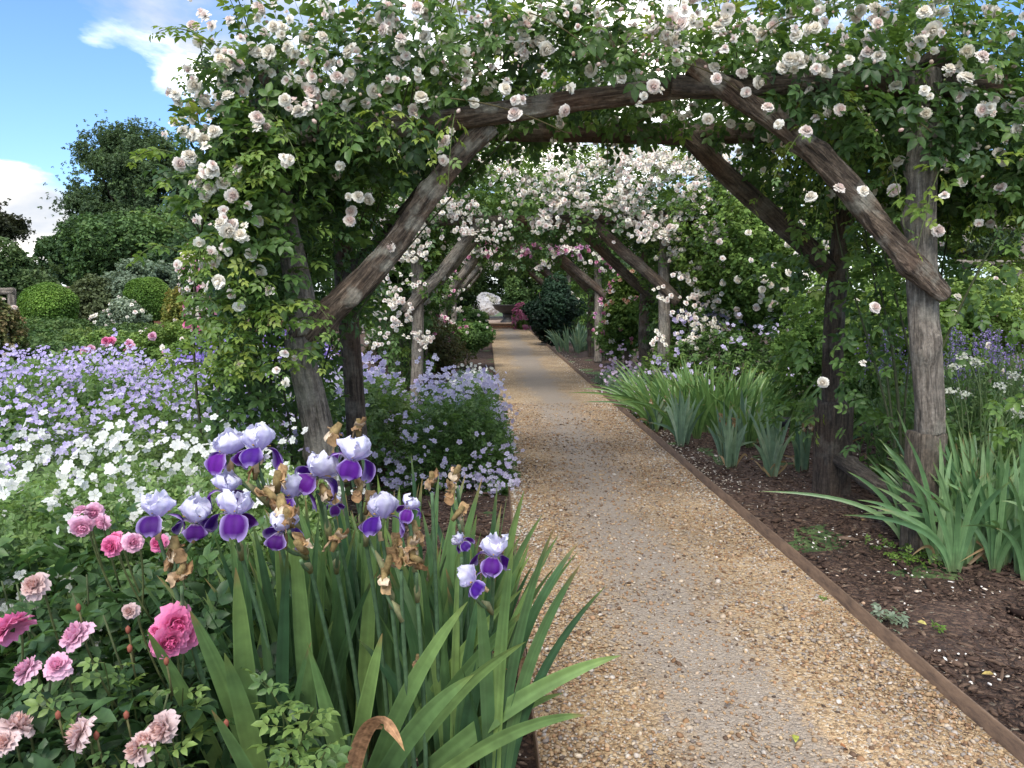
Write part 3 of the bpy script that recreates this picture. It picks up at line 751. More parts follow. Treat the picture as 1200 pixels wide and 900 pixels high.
    # blooms, placed where the photo has its clusters
    if left:
        bl = [(455, 18, 3), (240, 18, 2), (318, 85, 3), (345, 62, 1), (360, 88, 3), (385, 15, 1), (408, 60, 0), (436, 25, 0), (454, 30, 0), (466, 70, 2), (497, 42, 0), (455, 102, 2), (452, 98, 1),
              (485, 130, 2), (520, 74, 0), (564, 58, 0), (582, 57, 0), (608, 55, 1), (624, 50, 1), (614, 65, 1), (640, 58, 1), (548, 85, 3), (594, 94, 2), (603, 117, 0), (612, 116, 0), (603, 133, 0), (530, 153, 0),
              (520, 165, 1), (668, 103, 0), (662, 130, 0), (683, 63, 0), (708, 73, 0), (692, 82, 0), (728, 90, 0), (555, 120, 0), (493, 113, 0), (410, 118, 1), (428, 120, 0), (370, 115, 1), (393, 130, 0),
              (240, 120, 2), (268, 75, 3), (272, 95, 3), (285, 105, 2), (215, 130, 3), (225, 140, 2), (235, 155, 1), (263, 132, 2), (222, 182, 2), (248, 200, 2), (230, 258, 0), (262, 255, 2), (285, 278, 1), (233, 285, 0), (262, 290, 1), (271, 270, 1), (207, 310, 0),
              (270, 345, 0), (280, 360, 1), (350, 380, 0), (345, 420, 0), (281, 427, 0), (324, 433, 1), (457, 290, 0), (410, 258, 1), (420, 230, 1), (398, 195, 0), (440, 160, 1), (355, 75, 1), (300, 60, 2), (430, 75, 0), (380, 60, 0), (330, 40, 2), (395, 90, 2), (500, 15, 1), (560, 20, 1), (620, 20, 2), (700, 30, 1), (300, 20, 2), (520, 45, 0), (350, 130, 1), (312, 150, 1), (240, 230, 1), (300, 300, 1), (256, 330, 1), (228, 100, 2), (255, 60, 2), (222, 160, 2), (240, 170, 1), (262, 215, 1), (225, 215, 1), (250, 310, 1), (240, 335, 0), (290, 240, 1), (335, 190, 1), (315, 340, 0)]
    else:
        bl = [(735, 42, 1), (780, 43, 2), (745, 87, 0), (755, 112, 1), (775, 105, 0), (792, 60, 2), (785, 30, 2), (838, 78, 0), (840, 92, 0), (870, 85, 0), (890, 96, 0), (875, 108, 0), (925, 68, 3), (952, 80, 2), (967, 82, 1), (956, 80, 1), (990, 43, 0),
              (1008, 12, 1), (1032, 15, 2), (1042, 22, 1), (1090, 42, 3), (1083, 40, 1), (1018, 60, 1), (1050, 100, 0), (1070, 68, 0), (970, 130, 1), (912, 145, 0), (945, 153, 0), (1010, 127, 0), (1057, 130, 0), (1085, 133, 0), (1125, 113, 1), (1114, 82, 1), (1133, 60, 3),
              (1130, 90, 1), (984, 220, 0), (1012, 223, 0), (1048, 223, 0), (1107, 228, 0), (1130, 183, 0), (1143, 170, 0), (1128, 212, 0), (1172, 220, 0), (1178, 165, 1), (1155, 130, 1), (1185, 110, 1), (1180, 125, 0), (1160, 12, 1), (1105, 15, 1), (1170, 90, 1), (1200, 120, 1), (1215, 60, 2), (1012, 425, 0), (964, 448, 0), (1026, 360, 0), (960, 12, 1), (905, 30, 1), (860, 45, 1), (812, 20, 2), (830, 140, 0), (900, 125, 0), (950, 230, 0), (1147, 262, 0), (1100, 270, 0)]
    P, Fc, S = [], [], []
    for (px, py, k) in bl:
        Yb = rng.uniform(3.2, 3.38) if py < 160 else (rng.uniform(3.08, 3.2) if px < 345 else rng.uniform(3.25, 3.5))
        c = at(px, py, Yb)
        for q in range(1 if k == 0 else k+2):
            P.append(c+(0 if q == 0 else rng.normal(0, .034, 3))); Fc.append(norm(np.array([rng.normal(0, .7), -1, rng.normal(.35, .6)]))); S.append((.027 if py < 350 else .022)*rng.uniform(.6, 1.15))
    m = 300
    Q = rng.uniform((x0, 3.5, 1.9), (x1, 5.0, 2.8), (m, 3)); zb, zt = roof_profile(Q[:, 0]); Q[:, 2] = np.where(rng.uniform(0, 1, m) < .6, zt+rng.normal(.02, .05, m), zb+rng.normal(0, .04, m))
    P = np.concatenate([P, Q]); Fc = np.concatenate([Fc, norm(rng.normal(size=(m, 3))+[0, -.6, 0])]); S = np.concatenate([S, .026*rng.uniform(.7, 1.1, m)])
    m = 60; Q = rng.uniform((x0, 3.16, 1.9), (x1, 3.3, 2.8), (m, 3)); zb, zt = roof_profile(Q[:, 0]); Q[:, 2] = zb+.12+(zt-zb-.1)*rng.uniform(0, 1, m)
    P = np.concatenate([P, Q, Q[:30]+rng.normal(0, .03, (30, 3))]); Fc = np.concatenate([Fc, norm(rng.normal(size=(m+30, 3))*.7+[0, -1, .4])]); S = np.concatenate([S, .026*rng.uniform(.5, 1.1, m+30)])
    # roughly the first hundred largest stay individual blooms
    flowers(t, 'rose_bloom', P, Fc, S, rose_white, TW)
    # buds and small opening blooms
    bg = Geo(); m = 260
    Q = np.stack([rng.uniform(x0, x1, m), rng.uniform(3.15, 3.5, m), np.zeros(m)], 1); zb, zt = roof_profile(Q[:, 0]); Q[:, 2] = zb+(zt-zb)*rng.uniform(-.1, 1.1, m)
    bg.scatter((ico*[.7, .7, 1.], icf, np.ones((12, 3))), Q, frames(randdir(m), randdir(m)), rng.uniform(.006, .013, m), pal([(.75, .7, .62), (.7, .5, .45), (.3, .35, .15)], rng.uniform(0, 1, m)))
    part('buds', bg, M_petal, t, kind='stuff')
near_rose(-1); near_rose(1)

def far_rose(Y0, Y1, side, n, label, T, lsize, tpls, nfl, cap, flcol=None, name_mesh=None, fsize=.027, ztop=2.85, seed=0):
    left = side < 0; XL, XR = -.85, 2.1
    x0, x1 = (XL-.5, .62) if left else (.62, XR+.6)
    t = thing('climbing_rose', label, 'climbing rose', (XL if left else XR, Y0, 0), 'climbing roses trained over the pergolas')
    g = Geo(); sg = Geo(); nz = Noise(seed+200, 9, 1.3)
    Q = rng.uniform((x0, Y0-.35, 1.78), (x1, Y1+.6, ztop+.15), (n*4, 3))
    hb = 1.93+.07*nz(Q*[1, 1, 0]); ht = ztop-.25*np.abs((Q[:, 0]-.62)/1.9)**3+.10*nz(Q*[1.3, 1, 0]+2)
    hb = hb-.35*np.clip(np.abs(Q[:, 0]-.62)-1.0, 0, .6)
    Q = Q[(Q[:, 2] > hb) & (Q[:, 2] < ht) & (nz(Q*1.7) > -.75)][:n]
    out = norm(np.stack([np.zeros(len(Q)), (Q[:, 1]-Y0-.3), (Q[:, 2]-2.2)*2], 1)+1e-6)
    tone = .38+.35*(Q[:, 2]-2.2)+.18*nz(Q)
    leaf_cloud(g, Q, out, lsize, G_ROSE, T, tone, .4)
    cx = XL-.12 if left else XR+.15; m = n//2
    Q2 = rng.uniform((cx-.5, Y0-.2, .25), (cx+.5, Y1+.5, 1.95), (m*5, 3))
    w = np.interp(Q2[:, 2], [.25, 1.2, 1.95], [.16, .28, .45])
    Q2 = Q2[(np.abs(Q2[:, 0]-cx) < w*(1+.5*nz(Q2*1.5))) & (nz(Q2*1.6+4) > -.2) & ~((Q2[:, 1] < Y0+.12) & (np.abs(Q2[:, 0]-(XL if left else XR)) < .14) & (Q2[:, 2] < 1.3))][:m]
    leaf_cloud(g, Q2, norm(Q2-[cx, (Y0+Y1)/2, 1.0]), lsize, G_ROSE, T, .42+.2*nz(Q2), .5)
    for _ in range(50):
        x = rng.uniform(x0, x1); spray(g, sg, [x, Y0+rng.uniform(-.2, .8), ztop-.1-.25*abs((x-.62)/1.9)**3], [rng.normal(0, .5), -.2, 1.], rng.uniform(.15, .4), lsize*.9, G_ROSE, T, 5, .2, .8)
    part('foliage', g, M_leaf, t)
    canes(sg, (cx, Y0+.3, 0), [(cx+rng.normal(0, .25), Y0+rng.uniform(0, 1), rng.uniform(1.4, 2.2)) for _ in range(12)])
    part('stems', sg, M_stem, t)
    # blooms in clusters on the face of the roof
    C = []; nc = nfl//5
    for _ in range(nc*3):
        x = rng.uniform(x0, x1); z = rng.uniform(1.84, ztop-.05); y = Y0-.33+.25*rng.uniform(0, 1)
        if nz(np.array([[x, y, z]])*1.4)[0] > -.35: C.append((x, y, z))
        if len(C) >= nc: break
    C = np.array(C+[(rng.uniform(cx-.35, cx+.35), Y0-.2, rng.uniform(.7, 1.9)) for _ in range(nc//(3 if left else 7))])
    P, Fc = bloom_clusters(C, 10, .055, norm(rng.normal(0, .5, (len(C), 3))+[0, -1, .3]))
    P[:, 1] -= rng.uniform(0, .08, len(P))
    S = fsize*rng.uniform(.65, 1.15, len(P))
    flowers(t, 'rose_bloom', P, Fc, S, name_mesh or rose_white, tpls, cap=cap)
    return t
far_rose(8.7, 9.9, -1, 2700, 'climbing rose of small white clusters on the left of the second pergola', T_compL, .14, TW, 560, 100, seed=1)
far_rose(8.7, 9.9, 1, 2700, 'climbing rose thick with white clusters on the right of the second pergola', T_compL, .14, TW, 1250, 100, fsize=.028, seed=2)
far_rose(13.8, 15, -1, 1800, 'climbing rose with pale pink and white clusters left on the third pergola', T_compL, .17, TW+TP, 330, 0, fsize=.036, seed=3)
far_rose(13.8, 15, 1, 1800, 'climbing rose with magenta pink clusters right on the third pergola', T_compL, .17, TM+TP+TM+TW*2, 380, 0, fsize=.04, seed=4)
far_rose(19, 20.2, -1, 1500, 'climbing rose with small white blooms left on the fourth pergola', T_compL, .2, TW, 330, 0, fsize=.045, seed=5)
far_rose(19, 20.2, 1, 1500, 'climbing rose with small white blooms right on the fourth pergola', T_compL, .2, TW, 330, 0, fsize=.045, seed=6)
far_rose(23.4, 24.4, -1, 1300, 'climbing rose with few white blooms left on the farthest pergola', T_compL, .22, TW, 200, 0, fsize=.045, seed=7)
far_rose(23.4, 24.4, 1, 1300, 'climbing rose with few white blooms right on the farthest pergola', T_compL, .22, TW, 200, 0, fsize=.045, seed=8)

# ================================================================== IRISES
BL = [(.042, .10, .046), (.082, .165, .064), (.135, .235, .085), (.21, .32, .10)]
GLAU = [(.08, .15, .095), (.135, .22, .14), (.20, .30, .19), (.29, .38, .25)]
def blade(geo, b, m, e, w, cols, tone, nseg=14, face=None, twist=.0, tip=(.20, .24, .06)):
    """sword leaf along a bezier; w = full width"""
    P = bez(b, m, e, nseg); t = np.linspace(0, 1, nseg)
    T = norm(np.gradient(P, axis=0))
    f = norm(np.asarray(face if face is not None else [rng.normal(0, .5), -1, 0], float))
    S = norm(np.cross(T, f)); Nn = np.cross(S, T)
    tw = twist*t; S2 = S*np.cos(tw)[:, None]+Nn*np.sin(tw)[:, None]; N2 = np.cross(S2, T)
    W = w/2*np.interp(t, [0, .15, .55, .8, .93, 1], [.75, 1., .95, .62, .30, .02])
    s = np.linspace(-1, 1, 9); NC = 9
    V = P[:, None]+S2[:, None]*(s[None, :, None]*W[:, None, None])+N2[:, None]*((.22*(np.abs(s)-.5))[None, :, None]*W[:, None, None])
    rib = 1+rng.normal(0, .075, 9)*[1, 1, 1, 1, 1, 1, 1, 1, 1]; rib[4] *= 1.12; rib[[0, 8]] *= 1.2
    c = pal(cols, np.clip(tone+.25*np.sin(t*3+rng.uniform(0, 6))[:, None]*np.ones(9), 0, 1).ravel()).reshape(nseg, 9, 3)
    c = c*rib[None, :, None]
    g_ = np.interp(t, [0, .12, .9, 1], [.85, 1, 1, 1])[:, None, None]
    c = c*g_
    base = np.interp(t, [0, .12], [.35, 0])[:, None, None]; c = c*(1-base)+np.array([.22, .2, .1])*base
    brown = rng.uniform() < .3; tip = (.34, .22, .10) if brown else tip
    tp = np.interp(t, [.90 if brown else .86, 1], [0, 1. if brown else .65])[:, None, None]; c = c*(1-tp)+np.array(tip)*tp
    geo.add(V.reshape(-1, 3), grid_faces(nseg, 9), c.reshape(-1, 3))

def iris_clump(label, base, nf, spread, hgt, w, cols, group, splay=.35, cat='iris plant', lean=(0, 0), nseg=10, name='iris_plant', dry=.05):
    t = thing(name, label, cat, (base[0], base[1], 0), group)
    g = Geo()
    for k in range(nf):
        fb = np.array([base[0]+rng.normal(0, spread[0]), base[1]+rng.normal(0, spread[1]), 0.0])
        fa = rng.uniform(0, np.pi); fd = np.array([math.cos(fa), math.sin(fa)*.6, 0])
        if base[0] > PX1-.1: fb[0] = max(fb[0], PX1+.13)
        nl = rng.integers(5, 8); lean_f = np.array([(fb[0]-base[0])*.9+rng.normal(0, .06)+lean[0], (fb[1]-base[1])*.6+lean[1], 0])
        for q in range(nl):
            u = (q-(nl-1)/2)/((nl-1)/2); L_ = hgt*rng.uniform(.72, 1.08)*(1-.28*abs(u))
            out = fd*u*splay+lean_f
            b = fb+fd*u*.018; e = b+np.array([out[0]*L_, out[1]*L_, L_*(1-.35*np.dot(out, out))])
            if rng.uniform() < .18: e += np.array([out[0]*.35, out[1]*.35, -.22*L_])
            m = b+np.array([out[0]*.18*L_, out[1]*.18*L_, L_*.62])
            ww = w*rng.uniform(.75, 1.15)
            if rng.uniform() < dry: blade(g, b, m*.6+b*.4+[rng.normal(0, .1), 0, 0], b+[out[0]*.5*L_, out[1]*.5, .06], ww*.6, [(.25, .16, .08), (.4, .28, .15)], rng.uniform(), nseg)
            else: blade(g, b, m, e, ww, cols, rng.uniform(.1, .95), nseg, np.array([-fd[1]*.9, -1, .1])+rng.normal(0, .25, 3), rng.normal(0, .5))
    part('leaves', g, M_blade, t)
    return t

def petal_grid(nt=9, ns=7):
    t = np.linspace(0, 1, nt); s = np.linspace(-1, 1, ns); return (*np.meshgrid(t, s, indexing='ij'), grid_faces(nt, ns))

def iris_meshes(seed):
    """standards, falls, beards and centre of a two-tone bearded iris, unit metres, facing up"""
    r = np.random.default_rng(seed); T_, S_, F = petal_grid(13, 13)
    gs, gf, gb, gc = Geo(), Geo(), Geo(), Geo()
    for k in range(3):
        a = 2*np.pi*(k/3+.02*r.normal())
        Hs = .057*r.uniform(.74, 1.12); W = .035*np.clip(np.sin(np.pi*np.clip(T_*.76+.06, 0, 1)), 0, 1)**.8
        lean = r.uniform(-.004, .006)
        rad = np.interp(T_, [0, .25, .5, .75, 1], [.006, .022, .031, .030, .013+lean*2])
        ph = r.uniform(0, 6)
        E_ = np.maximum(np.abs(S_), T_**3); rad = rad-.015*S_**2*np.interp(T_, [0, .4, 1], [.2, 1, .3])+.0085*T_*E_**2*np.sin(S_*5+T_*9+ph)+.003*E_**3*np.sin(T_*21+S_*13+ph)+.0015*np.sin(T_*9+S_*7+ph)
        z = Hs*T_**.92+.0045*T_*np.sin(S_*8.5+r.uniform(0, 6))+.0022*T_*np.sin(S_*17+ph)-.011*T_*S_**2
        X = rad*np.cos(a)-W*S_*np.sin(a); Y = rad*np.sin(a)+W*S_*np.cos(a)
        mix = np.clip(T_.reshape(-1, 1)*1.1+.15*np.sin(S_.reshape(-1, 1)*7+ph), 0, 1); c = np.array([.46, .40, .72])*(1-mix)+np.array([.74, .745, .87])*mix
        c = c*(1-.12*np.exp(-(S_.reshape(-1, 1)/.10)**2)-.05*np.sin(S_.reshape(-1, 1)*19)**2)*r.uniform(.95, 1.03)
        gs.add(np.stack([X, Y, z], -1).reshape(-1, 3), F, c)
    for k in range(3):
        a = 2*np.pi*((k+.5)/3+.03*r.normal())
        t = T_; drop = r.uniform(.55, 1.0); fl_ = r.uniform(.9, 1.25)
        rad = np.interp(t, [0, .2, .4, .6, .8, 1], [.006, .022, .036, .044, .047, .045])*fl_
        z = np.interp(t, [0, .2, .4, .6, .8, 1], [-.002, .007, .001, -.014, -.031, -.046])*drop
        W = .029*np.interp(t, [0, .15, .3, .5, .7, .88, 1], [.25, .33, .55, .92, 1., .80, .34])
        p1, p2 = r.uniform(0, 6, 2)
        z = z+.006*t*np.sin(S_*6+t*8+p1)*np.abs(S_)**1.5-.002*S_**2*t
        rr = rad-.006*S_**2*t+.006*t*np.sin(S_*5.5+t*7+p2)*np.abs(S_)**1.5-.003*np.exp(-(S_/.15)**2)*t
        X = rr*np.cos(a)-W*S_*np.sin(a); Y = rr*np.sin(a)+W*S_*np.cos(a)
        tt, ss = t.reshape(-1, 1), np.abs(S_).reshape(-1, 1)
        purple = np.array([.060, .009, .18])*r.uniform(.7, 1.3)*np.array([r.uniform(.8, 1.5), 1, 1])*(1+.25*np.sin(S_.reshape(-1, 1)*23)**2); edge = np.array([.44, .34, .68]); haft = np.array([.72, .66, .74])
        m = np.clip((ss-.68)/.32, 0, 1)**1.5; c = purple*(1-m)+edge*m
        m2 = np.clip((tt-.86)/.14, 0, 1)*.8; c = c*(1-m2)+edge*m2
        m3 = np.clip((.30-tt)/.22, 0, 1)*np.clip(.4+.6*np.sin(S_.reshape(-1, 1)*14)**2, 0, 1); c = c*(1-m3)+haft*m3
        gf.add(np.stack([X, Y, z], -1).reshape(-1, 3), F, c)
        b0 = np.array([.012*math.cos(a), .012*math.sin(a), .007]); b1 = np.array([.030*math.cos(a), .030*math.sin(a), .011])
        tube(gb, [b0, (b0+b1)/2+[0, 0, .002], b1], [.002, .0024, .0012], 6, (.62, .42, .12), .2)
    tube(gc, [(0, 0, -.045), (0, 0, -.02), (0, 0, .0), (0, 0, .012)], [.0045, .006, .008, .004], 8, (.10, .15, .05))
    tube(gc, [(0, 0.002, -.05), (0.002, .003, -.03), (.004, .004, -.008)], [.006, .009, .004], 7, (.42, .30, .16), .1)
    return gs.mesh('standard_petals', smooth=True), gf.mesh('fall_petals', smooth=True), gb.mesh('beard'), gc.mesh('iris_flower', smooth=True)
IM = [iris_meshes(s) for s in range(9)]
for a in IM:
    for me in a[:3]: me.materials.append(M_petal)
    a[3].materials.append(M_stem)

def withered(seed):
    r = np.random.default_rng(seed); g = Geo()
    tube(g, [(0, 0, -.03), (0, 0, 0), (0, 0, .02)], [.005, .009, .006], 7, (.30, .22, .10), .15)
    t = np.linspace(0, 1, 6); s = np.linspace(-1, 1, 4); T_, S_ = np.meshgrid(t, s, indexing='ij'); F = grid_faces(6, 4)
    for k in range(6):
        a = r.uniform(0, 6.28); L_ = r.uniform(.025, .05); up = r.uniform(-1, .9)
        W = .010*(.4+np.sin(np.pi*T_*.8)); rad = .004+L_*.45*T_*(1-.4*T_)+r.normal(0, .0015, T_.shape); z = L_*up*T_+r.normal(0, .0018, T_.shape)
        X = rad*np.cos(a)-W*S_*np.sin(a)+r.normal(0, .0012, T_.shape); Y = rad*np.sin(a)+W*S_*np.cos(a)
        c = pal([(.50, .34, .18), (.34, .20, .10), (.62, .50, .36)], np.full(24, r.uniform()))*r.uniform(.75, 1.1)
        g.add(np.stack([X, Y, z], -1).reshape(-1, 3), F, c)
    return g.mesh('withered_flower', smooth=True)
WI = [withered(s) for s in range(4)]
for me in WI: me.materials.append(M_dry)

def fg_iris():
    bx, by = -.18, 1.86
    t = thing('iris_plant', 'large clump of bearded irises flowering lilac white over deep purple in the foreground', 'iris plant', (bx, by, 0), 'clumps of iris')
    g = Geo()
    off = np.array([bx, by, 0])
    def L(pb, pt, Yb, Yt, w, tone, bow=(0, 0), tw=None):
        e = at(pt[0], pt[1], Yt); b = at(pb[0], pb[1], Yb)
        b[2] = max(b[2], 0.0) if pb[1] < 900 else b[2]
        if b[2] > .02 and pb[1] >= 880:   # run the blade down to the soil
            d = norm(e-b); d = norm(d*[1, 1, 1]+[0, 0, .4]); b = b-d*(b[2]/max(d[2], .3)); b[2] = 0
        m = b*.45+e*.55; m[2] = b[2]+(e[2]-b[2])*.62
        m = m+Rv*bow[0]+np.array([0, 0, bow[1]])
        blade(g, b, m, e, w*.95, BL, tone, 22, [rng.normal(0, .35), -1, .15], rng.normal(0, .35) if tw is None else tw)
    # dense fans through the clump
    for k in range(36):
        fx = rng.uniform(-.60, .02); fy = rng.uniform(1.72, 2.25); fa = rng.normal(0, .5)
        fd = np.array([math.cos(fa), math.sin(fa), 0]); lean = np.array([(fx+.25)*.30+rng.normal(0, .05), rng.normal(-.03, .06), 0])
        for q in range(6):
            u = (q-2.5)/2.5; hh = rng.uniform(.52, .80)*(1-.2*abs(u)); o = fd*u*.26+lean
            b = np.array([fx, fy, 0])+fd*u*.02; e = b+[o[0]*hh, o[1]*hh, hh]; m = b+[o[0]*.15*hh, o[1]*.15*hh, hh*.6]
            blade(g, b, m, e, rng.uniform(.022, .036), BL, rng.uniform(0, .9), 16, [rng.normal(0, .5), -1, .1], rng.normal(0, .6))
    # big blades seen one by one
    hand = [((300, 990), (172, 738), 1.75, 1.42, .052, .75, (-.01, .02)), ((330, 980), (222, 715), 1.7, 1.45, .050, .8, (0, .02)), ((335, 990), (248, 832), 1.5, 1.30, .036, .8, (0, .01)),
            ((300, 960), (276, 665), 1.7, 1.5, .050, .85, (0, .0)), ((318, 960), (263, 765), 1.6, 1.40, .050, .8, (0, .02)), ((420, 980), (360, 752), 1.6, 1.45, .044, .8, (0, .02)),
            ((405, 960), (448, 742), 1.7, 1.5, .042, .7, (0, 0)), ((420, 960), (548, 705), 1.75, 1.6, .044, .75, (-.03, .02)), ((430, 950), (556, 790), 1.7, 1.5, .046, .55, (-.03, .03)), ((440, 950), (612, 690), 1.85, 1.75, .040, .75, (-.04, .03)),
            ((445, 950), (620, 712), 1.85, 1.70, .040, .7, (-.03, .03)), ((440, 950), (616, 752), 1.8, 1.6, .044, .6, (-.03, .05)), ((440, 960), (728, 768), 1.8, 1.62, .046, .95, (.03, .10)), ((455, 960), (688, 838), 1.75, 1.58, .040, 1., (.03, .10)),
            ((450, 960), (660, 812), 1.85, 1.75, .036, .9, (.02, .08)), ((470, 960), (622, 650), 2.0, 1.9, .036, .7, (-.02, 0)), ((480, 960), (608, 630), 2.05, 1.95, .034, .6, (-.02, 0)), ((390, 960), (350, 610), 1.9, 1.8, .044, .6, (0, 0)),
            ((350, 960), (322, 560), 1.9, 1.75, .044, .65, (0, 0)), ((460, 950), (495, 560), 2.1, 2.0, .036, .6, (0, 0)), ((470, 950), (565, 560), 2.1, 2.0, .036, .6, (0, 0)), ((370, 950), (342, 585), 1.8, 1.65, .045, .75, (0, 0)), ((420, 950), (440, 600), 1.9, 1.8, .042, .7, (0, 0)),
            ((300, 950), (282, 600), 1.85, 1.7, .046, .55, (0, 0)), ((480, 950), (520, 620), 2., 1.9, .04, .7, (0, 0)), ((400, 950), (395, 600), 1.9, 1.8, .045, .55, (0, 0))]
    for h in hand: L(h[0], h[1], h[2], h[3], h[4], h[5], h[6])
    part('leaves', g, M_blade, t)
    dg = Geo()
    b = at(440, 900, 1.62)
    blade(dg, at(400, 985, 1.6), at(425, 770, 1.5), at(474, 880, 1.42), .038, [(.30, .15, .08), (.45, .27, .15)], .7, 22, tip=(.4, .22, .12))
    for k in range(16):
        x, y = rng.uniform(-.6, .15), rng.uniform(1.65, 2.1); e = np.array([x+rng.normal(0, .12), y-.05, rng.uniform(.02, .35)])
        blade(dg, [x, y, 0], [x+rng.normal(0, .05), y, e[2]+.08], e, .014, [(.16, .07, .04), (.42, .30, .17)], rng.uniform(), 10, tip=(.3, .18, .1))
    part('withered_leaves', dg, M_dry, t)
    # flower stalks, blooms
    SC = .88
    heads = [(268, 532, 1.62, 1.05, 0), (302, 528, 1.60, 1.05, 1), (266, 577, 1.58, .9, 2), (275, 604, 1.52, 1.08, 0), (184, 606, 1.50, 1.0, 1), (228, 612, 1.52, .95, 2), (345, 582, 1.62, .95, 1), (332, 622, 1.52, .90, 0), (371, 557, 1.64, 1.12, 0), (411, 538, 1.62, 1.12, 2),
             (447, 608, 1.60, 1.05, 1), (480, 596, 1.60, .62, 0), (541, 636, 1.72, .55, 1), (578, 652, 1.64, .98, 2), (556, 682, 1.60, .82, 0), (392, 592, 1.75, .5, 1)]
    for hi, (px, py, Y, sc, v) in enumerate(heads):
        p = at(px, py, Y)
        q = Quaternion((0, 0, 1), -math.pi/2+rng.choice([math.pi/3, -math.pi/3, math.pi])+rng.normal(0, .35)) ; q = Quaternion((rng.normal(), rng.normal(), 0), rng.normal(0, .2)) @ q
        if (px, py) in ((541, 636), (556, 682)): q = Quaternion((0, 1, 0), -1.1 if px == 541 else -.6) @ q
        ms = IM[hi % 9]
        o = link('flower', ms[3], None, t, p-off, q); o.scale = (sc*SC,)*3
        link('standard_petals', ms[0], None, o); link('fall_petals', ms[1], None, o); link('beard', ms[2], None, o)
    with_ = [(205, 640, 1.50), (212, 670, 1.50), (203, 655, 1.5), (325, 563, 1.58), (330, 590, 1.52), (338, 605, 1.5), (318, 580, 1.55), (352, 640, 1.5), (535, 552, 1.72), (506, 560, 1.72), (530, 575, 1.70), (538, 600, 1.70), (485, 620, 1.62), (482, 640, 1.6), (488, 655, 1.6), (455, 660, 1.62),
             (450, 675, 1.62), (395, 630, 1.6), (422, 572, 1.62), (432, 590, 1.64), (393, 505, 1.8), (420, 500, 1.8), (300, 545, 1.62), (463, 640, 1.64), (380, 575, 1.64), (490, 775, 1.75), (470, 650, 1.6), (430, 612, 1.7)]
    for i, (px, py, Y) in enumerate(with_):
        o = link('withered_flower', WI[i % 4], None, t, at(px, py, Y)-off, Quaternion((rng.normal(), rng.normal(), rng.normal()), rng.uniform(0, 1.0))); o.scale = (rng.uniform(.75, 1.1),)*3
    buds = [(322, 660, 0), (475, 630, 1), (540, 690, 0)]
    stalks = [[(302, 528, 1.62), (268, 532, 1.62), (300, 545, 1.62)], [(266, 577, 1.58), (275, 604, 1.52)], [(184, 606, 1.5), (228, 612, 1.52), (205, 640, 1.5), (212, 670, 1.5)], [(345, 582, 1.62), (325, 563, 1.58), (332, 622, 1.52), (338, 605, 1.5), (352, 640, 1.5)],
              [(371, 557, 1.64), (380, 575, 1.64), (395, 630, 1.6)], [(411, 538, 1.62), (422, 572, 1.62), (432, 590, 1.64)], [(447, 608, 1.6), (430, 612, 1.7), (455, 660, 1.62)], [(480, 596, 1.6), (485, 620, 1.62), (488, 655, 1.6)], [(535, 552, 1.72), (530, 575, 1.7), (538, 600, 1.7)],
              [(506, 560, 1.72)], [(541, 636, 1.72)], [(578, 652, 1.64), (556, 682, 1.6)], [(393, 505, 1.8)], [(420, 500, 1.8)], [(392, 592, 1.75)], [(470, 650, 1.6), (450, 675, 1.62)]]
    for st in stalks:
        top = at(*st[0]); top[2] -= .035
        b = np.array([np.clip(top[0]*.8-.02, -.6, .12), top[1]+rng.uniform(.12, .3), 0]); P = bez(b, b*.5+top*.5+[rng.normal(0, .02), 0, .1], top, 18)
        sg = Geo(); tube(sg, P, np.linspace(.0065, .004, 18), 7, (.085, .15, .075))
        for s_ in st[1:]:
            e = at(*s_); e[2] -= .03; j = np.argmin(np.abs(P[:, 2]-(e[2]-.07))); tube(sg, bez(P[j], P[j]*.4+e*.6-[0, 0, .02], e, 7), .0038, 6, (.10, .16, .08))
            tube(sg, [P[j]-[0, 0, .01], P[j]*.7+e*.3, P[j]*.4+e*.6], [.006, .009, .002], 6, (.24, .24, .12), .1)
        part('flower_stalk', sg, M_stem, t, smooth=True)
fg_iris()

IG = 'clumps of iris'
def gb(px, py): return ground(px, py)
iris_clump('big upright clump of green iris leaves, largest in the right bed beside the path', gb(838, 502), 80, (.40, .36), .64, .027, [(.07, .15, .045), (.125, .23, .065), (.20, .32, .10)], IG, .5)
iris_clump('dense iris leaves at the lower right corner in front of the near right post', gb(1158, 655), 46, (.17, .13), .66, .026, [(.07, .15, .065), (.12, .23, .095), (.18, .30, .13), (.26, .38, .19)], IG, .62, nseg=14, lean=(-.05, 0))
for i, (px, py, hh, nf, lb) in enumerate([(757, 505, .40, 3, 'small blue green iris fan nearest the path edge, below the big clump'), (800, 522, .50, 4, 'blue green iris fan leaning over the path side of the big clump'),
                                 (848, 545, .50, 4, 'blue green iris fan standing lowest in the middle of the right bed'), (903, 558, .56, 4, 'tall blue green iris fan with brown spent flowers in the right bed'),
                                 (947, 552, .44, 3, 'blue green iris fan just left of the dark square post stub'), (878, 520, .48, 4, 'blue green iris fan behind the fans in the middle of the right bed')]):
    b = gb(px, py); t = iris_clump(lb, b, nf, (.05, .05), hh, .032, GLAU, IG, .5, nseg=9, dry=.15)
    for _ in range(2 if i in (0, 2, 3, 4) else 0):
        s = hh*rng.uniform(.45, .75); p = np.array([rng.normal(0, .06), rng.normal(-.03, .02), s])
        sg = Geo(); o_ = t; tube(sg, [np.array(t.location), np.array(t.location)+p*[.7, .7, .6], np.array(t.location)+p], .004, 5, (.14, .18, .08)); part('flower_stalk', sg, M_stem, t)
        link('withered_flower', WI[i % 4], None, t, p+[0, 0, .02])
iris_clump('grassy iris clump left of the path before the second pergola', gb(545, 402)+[-.05, 0, 0], 14, (.22, .3), .6, .034, GLAU[:3], IG, .6)
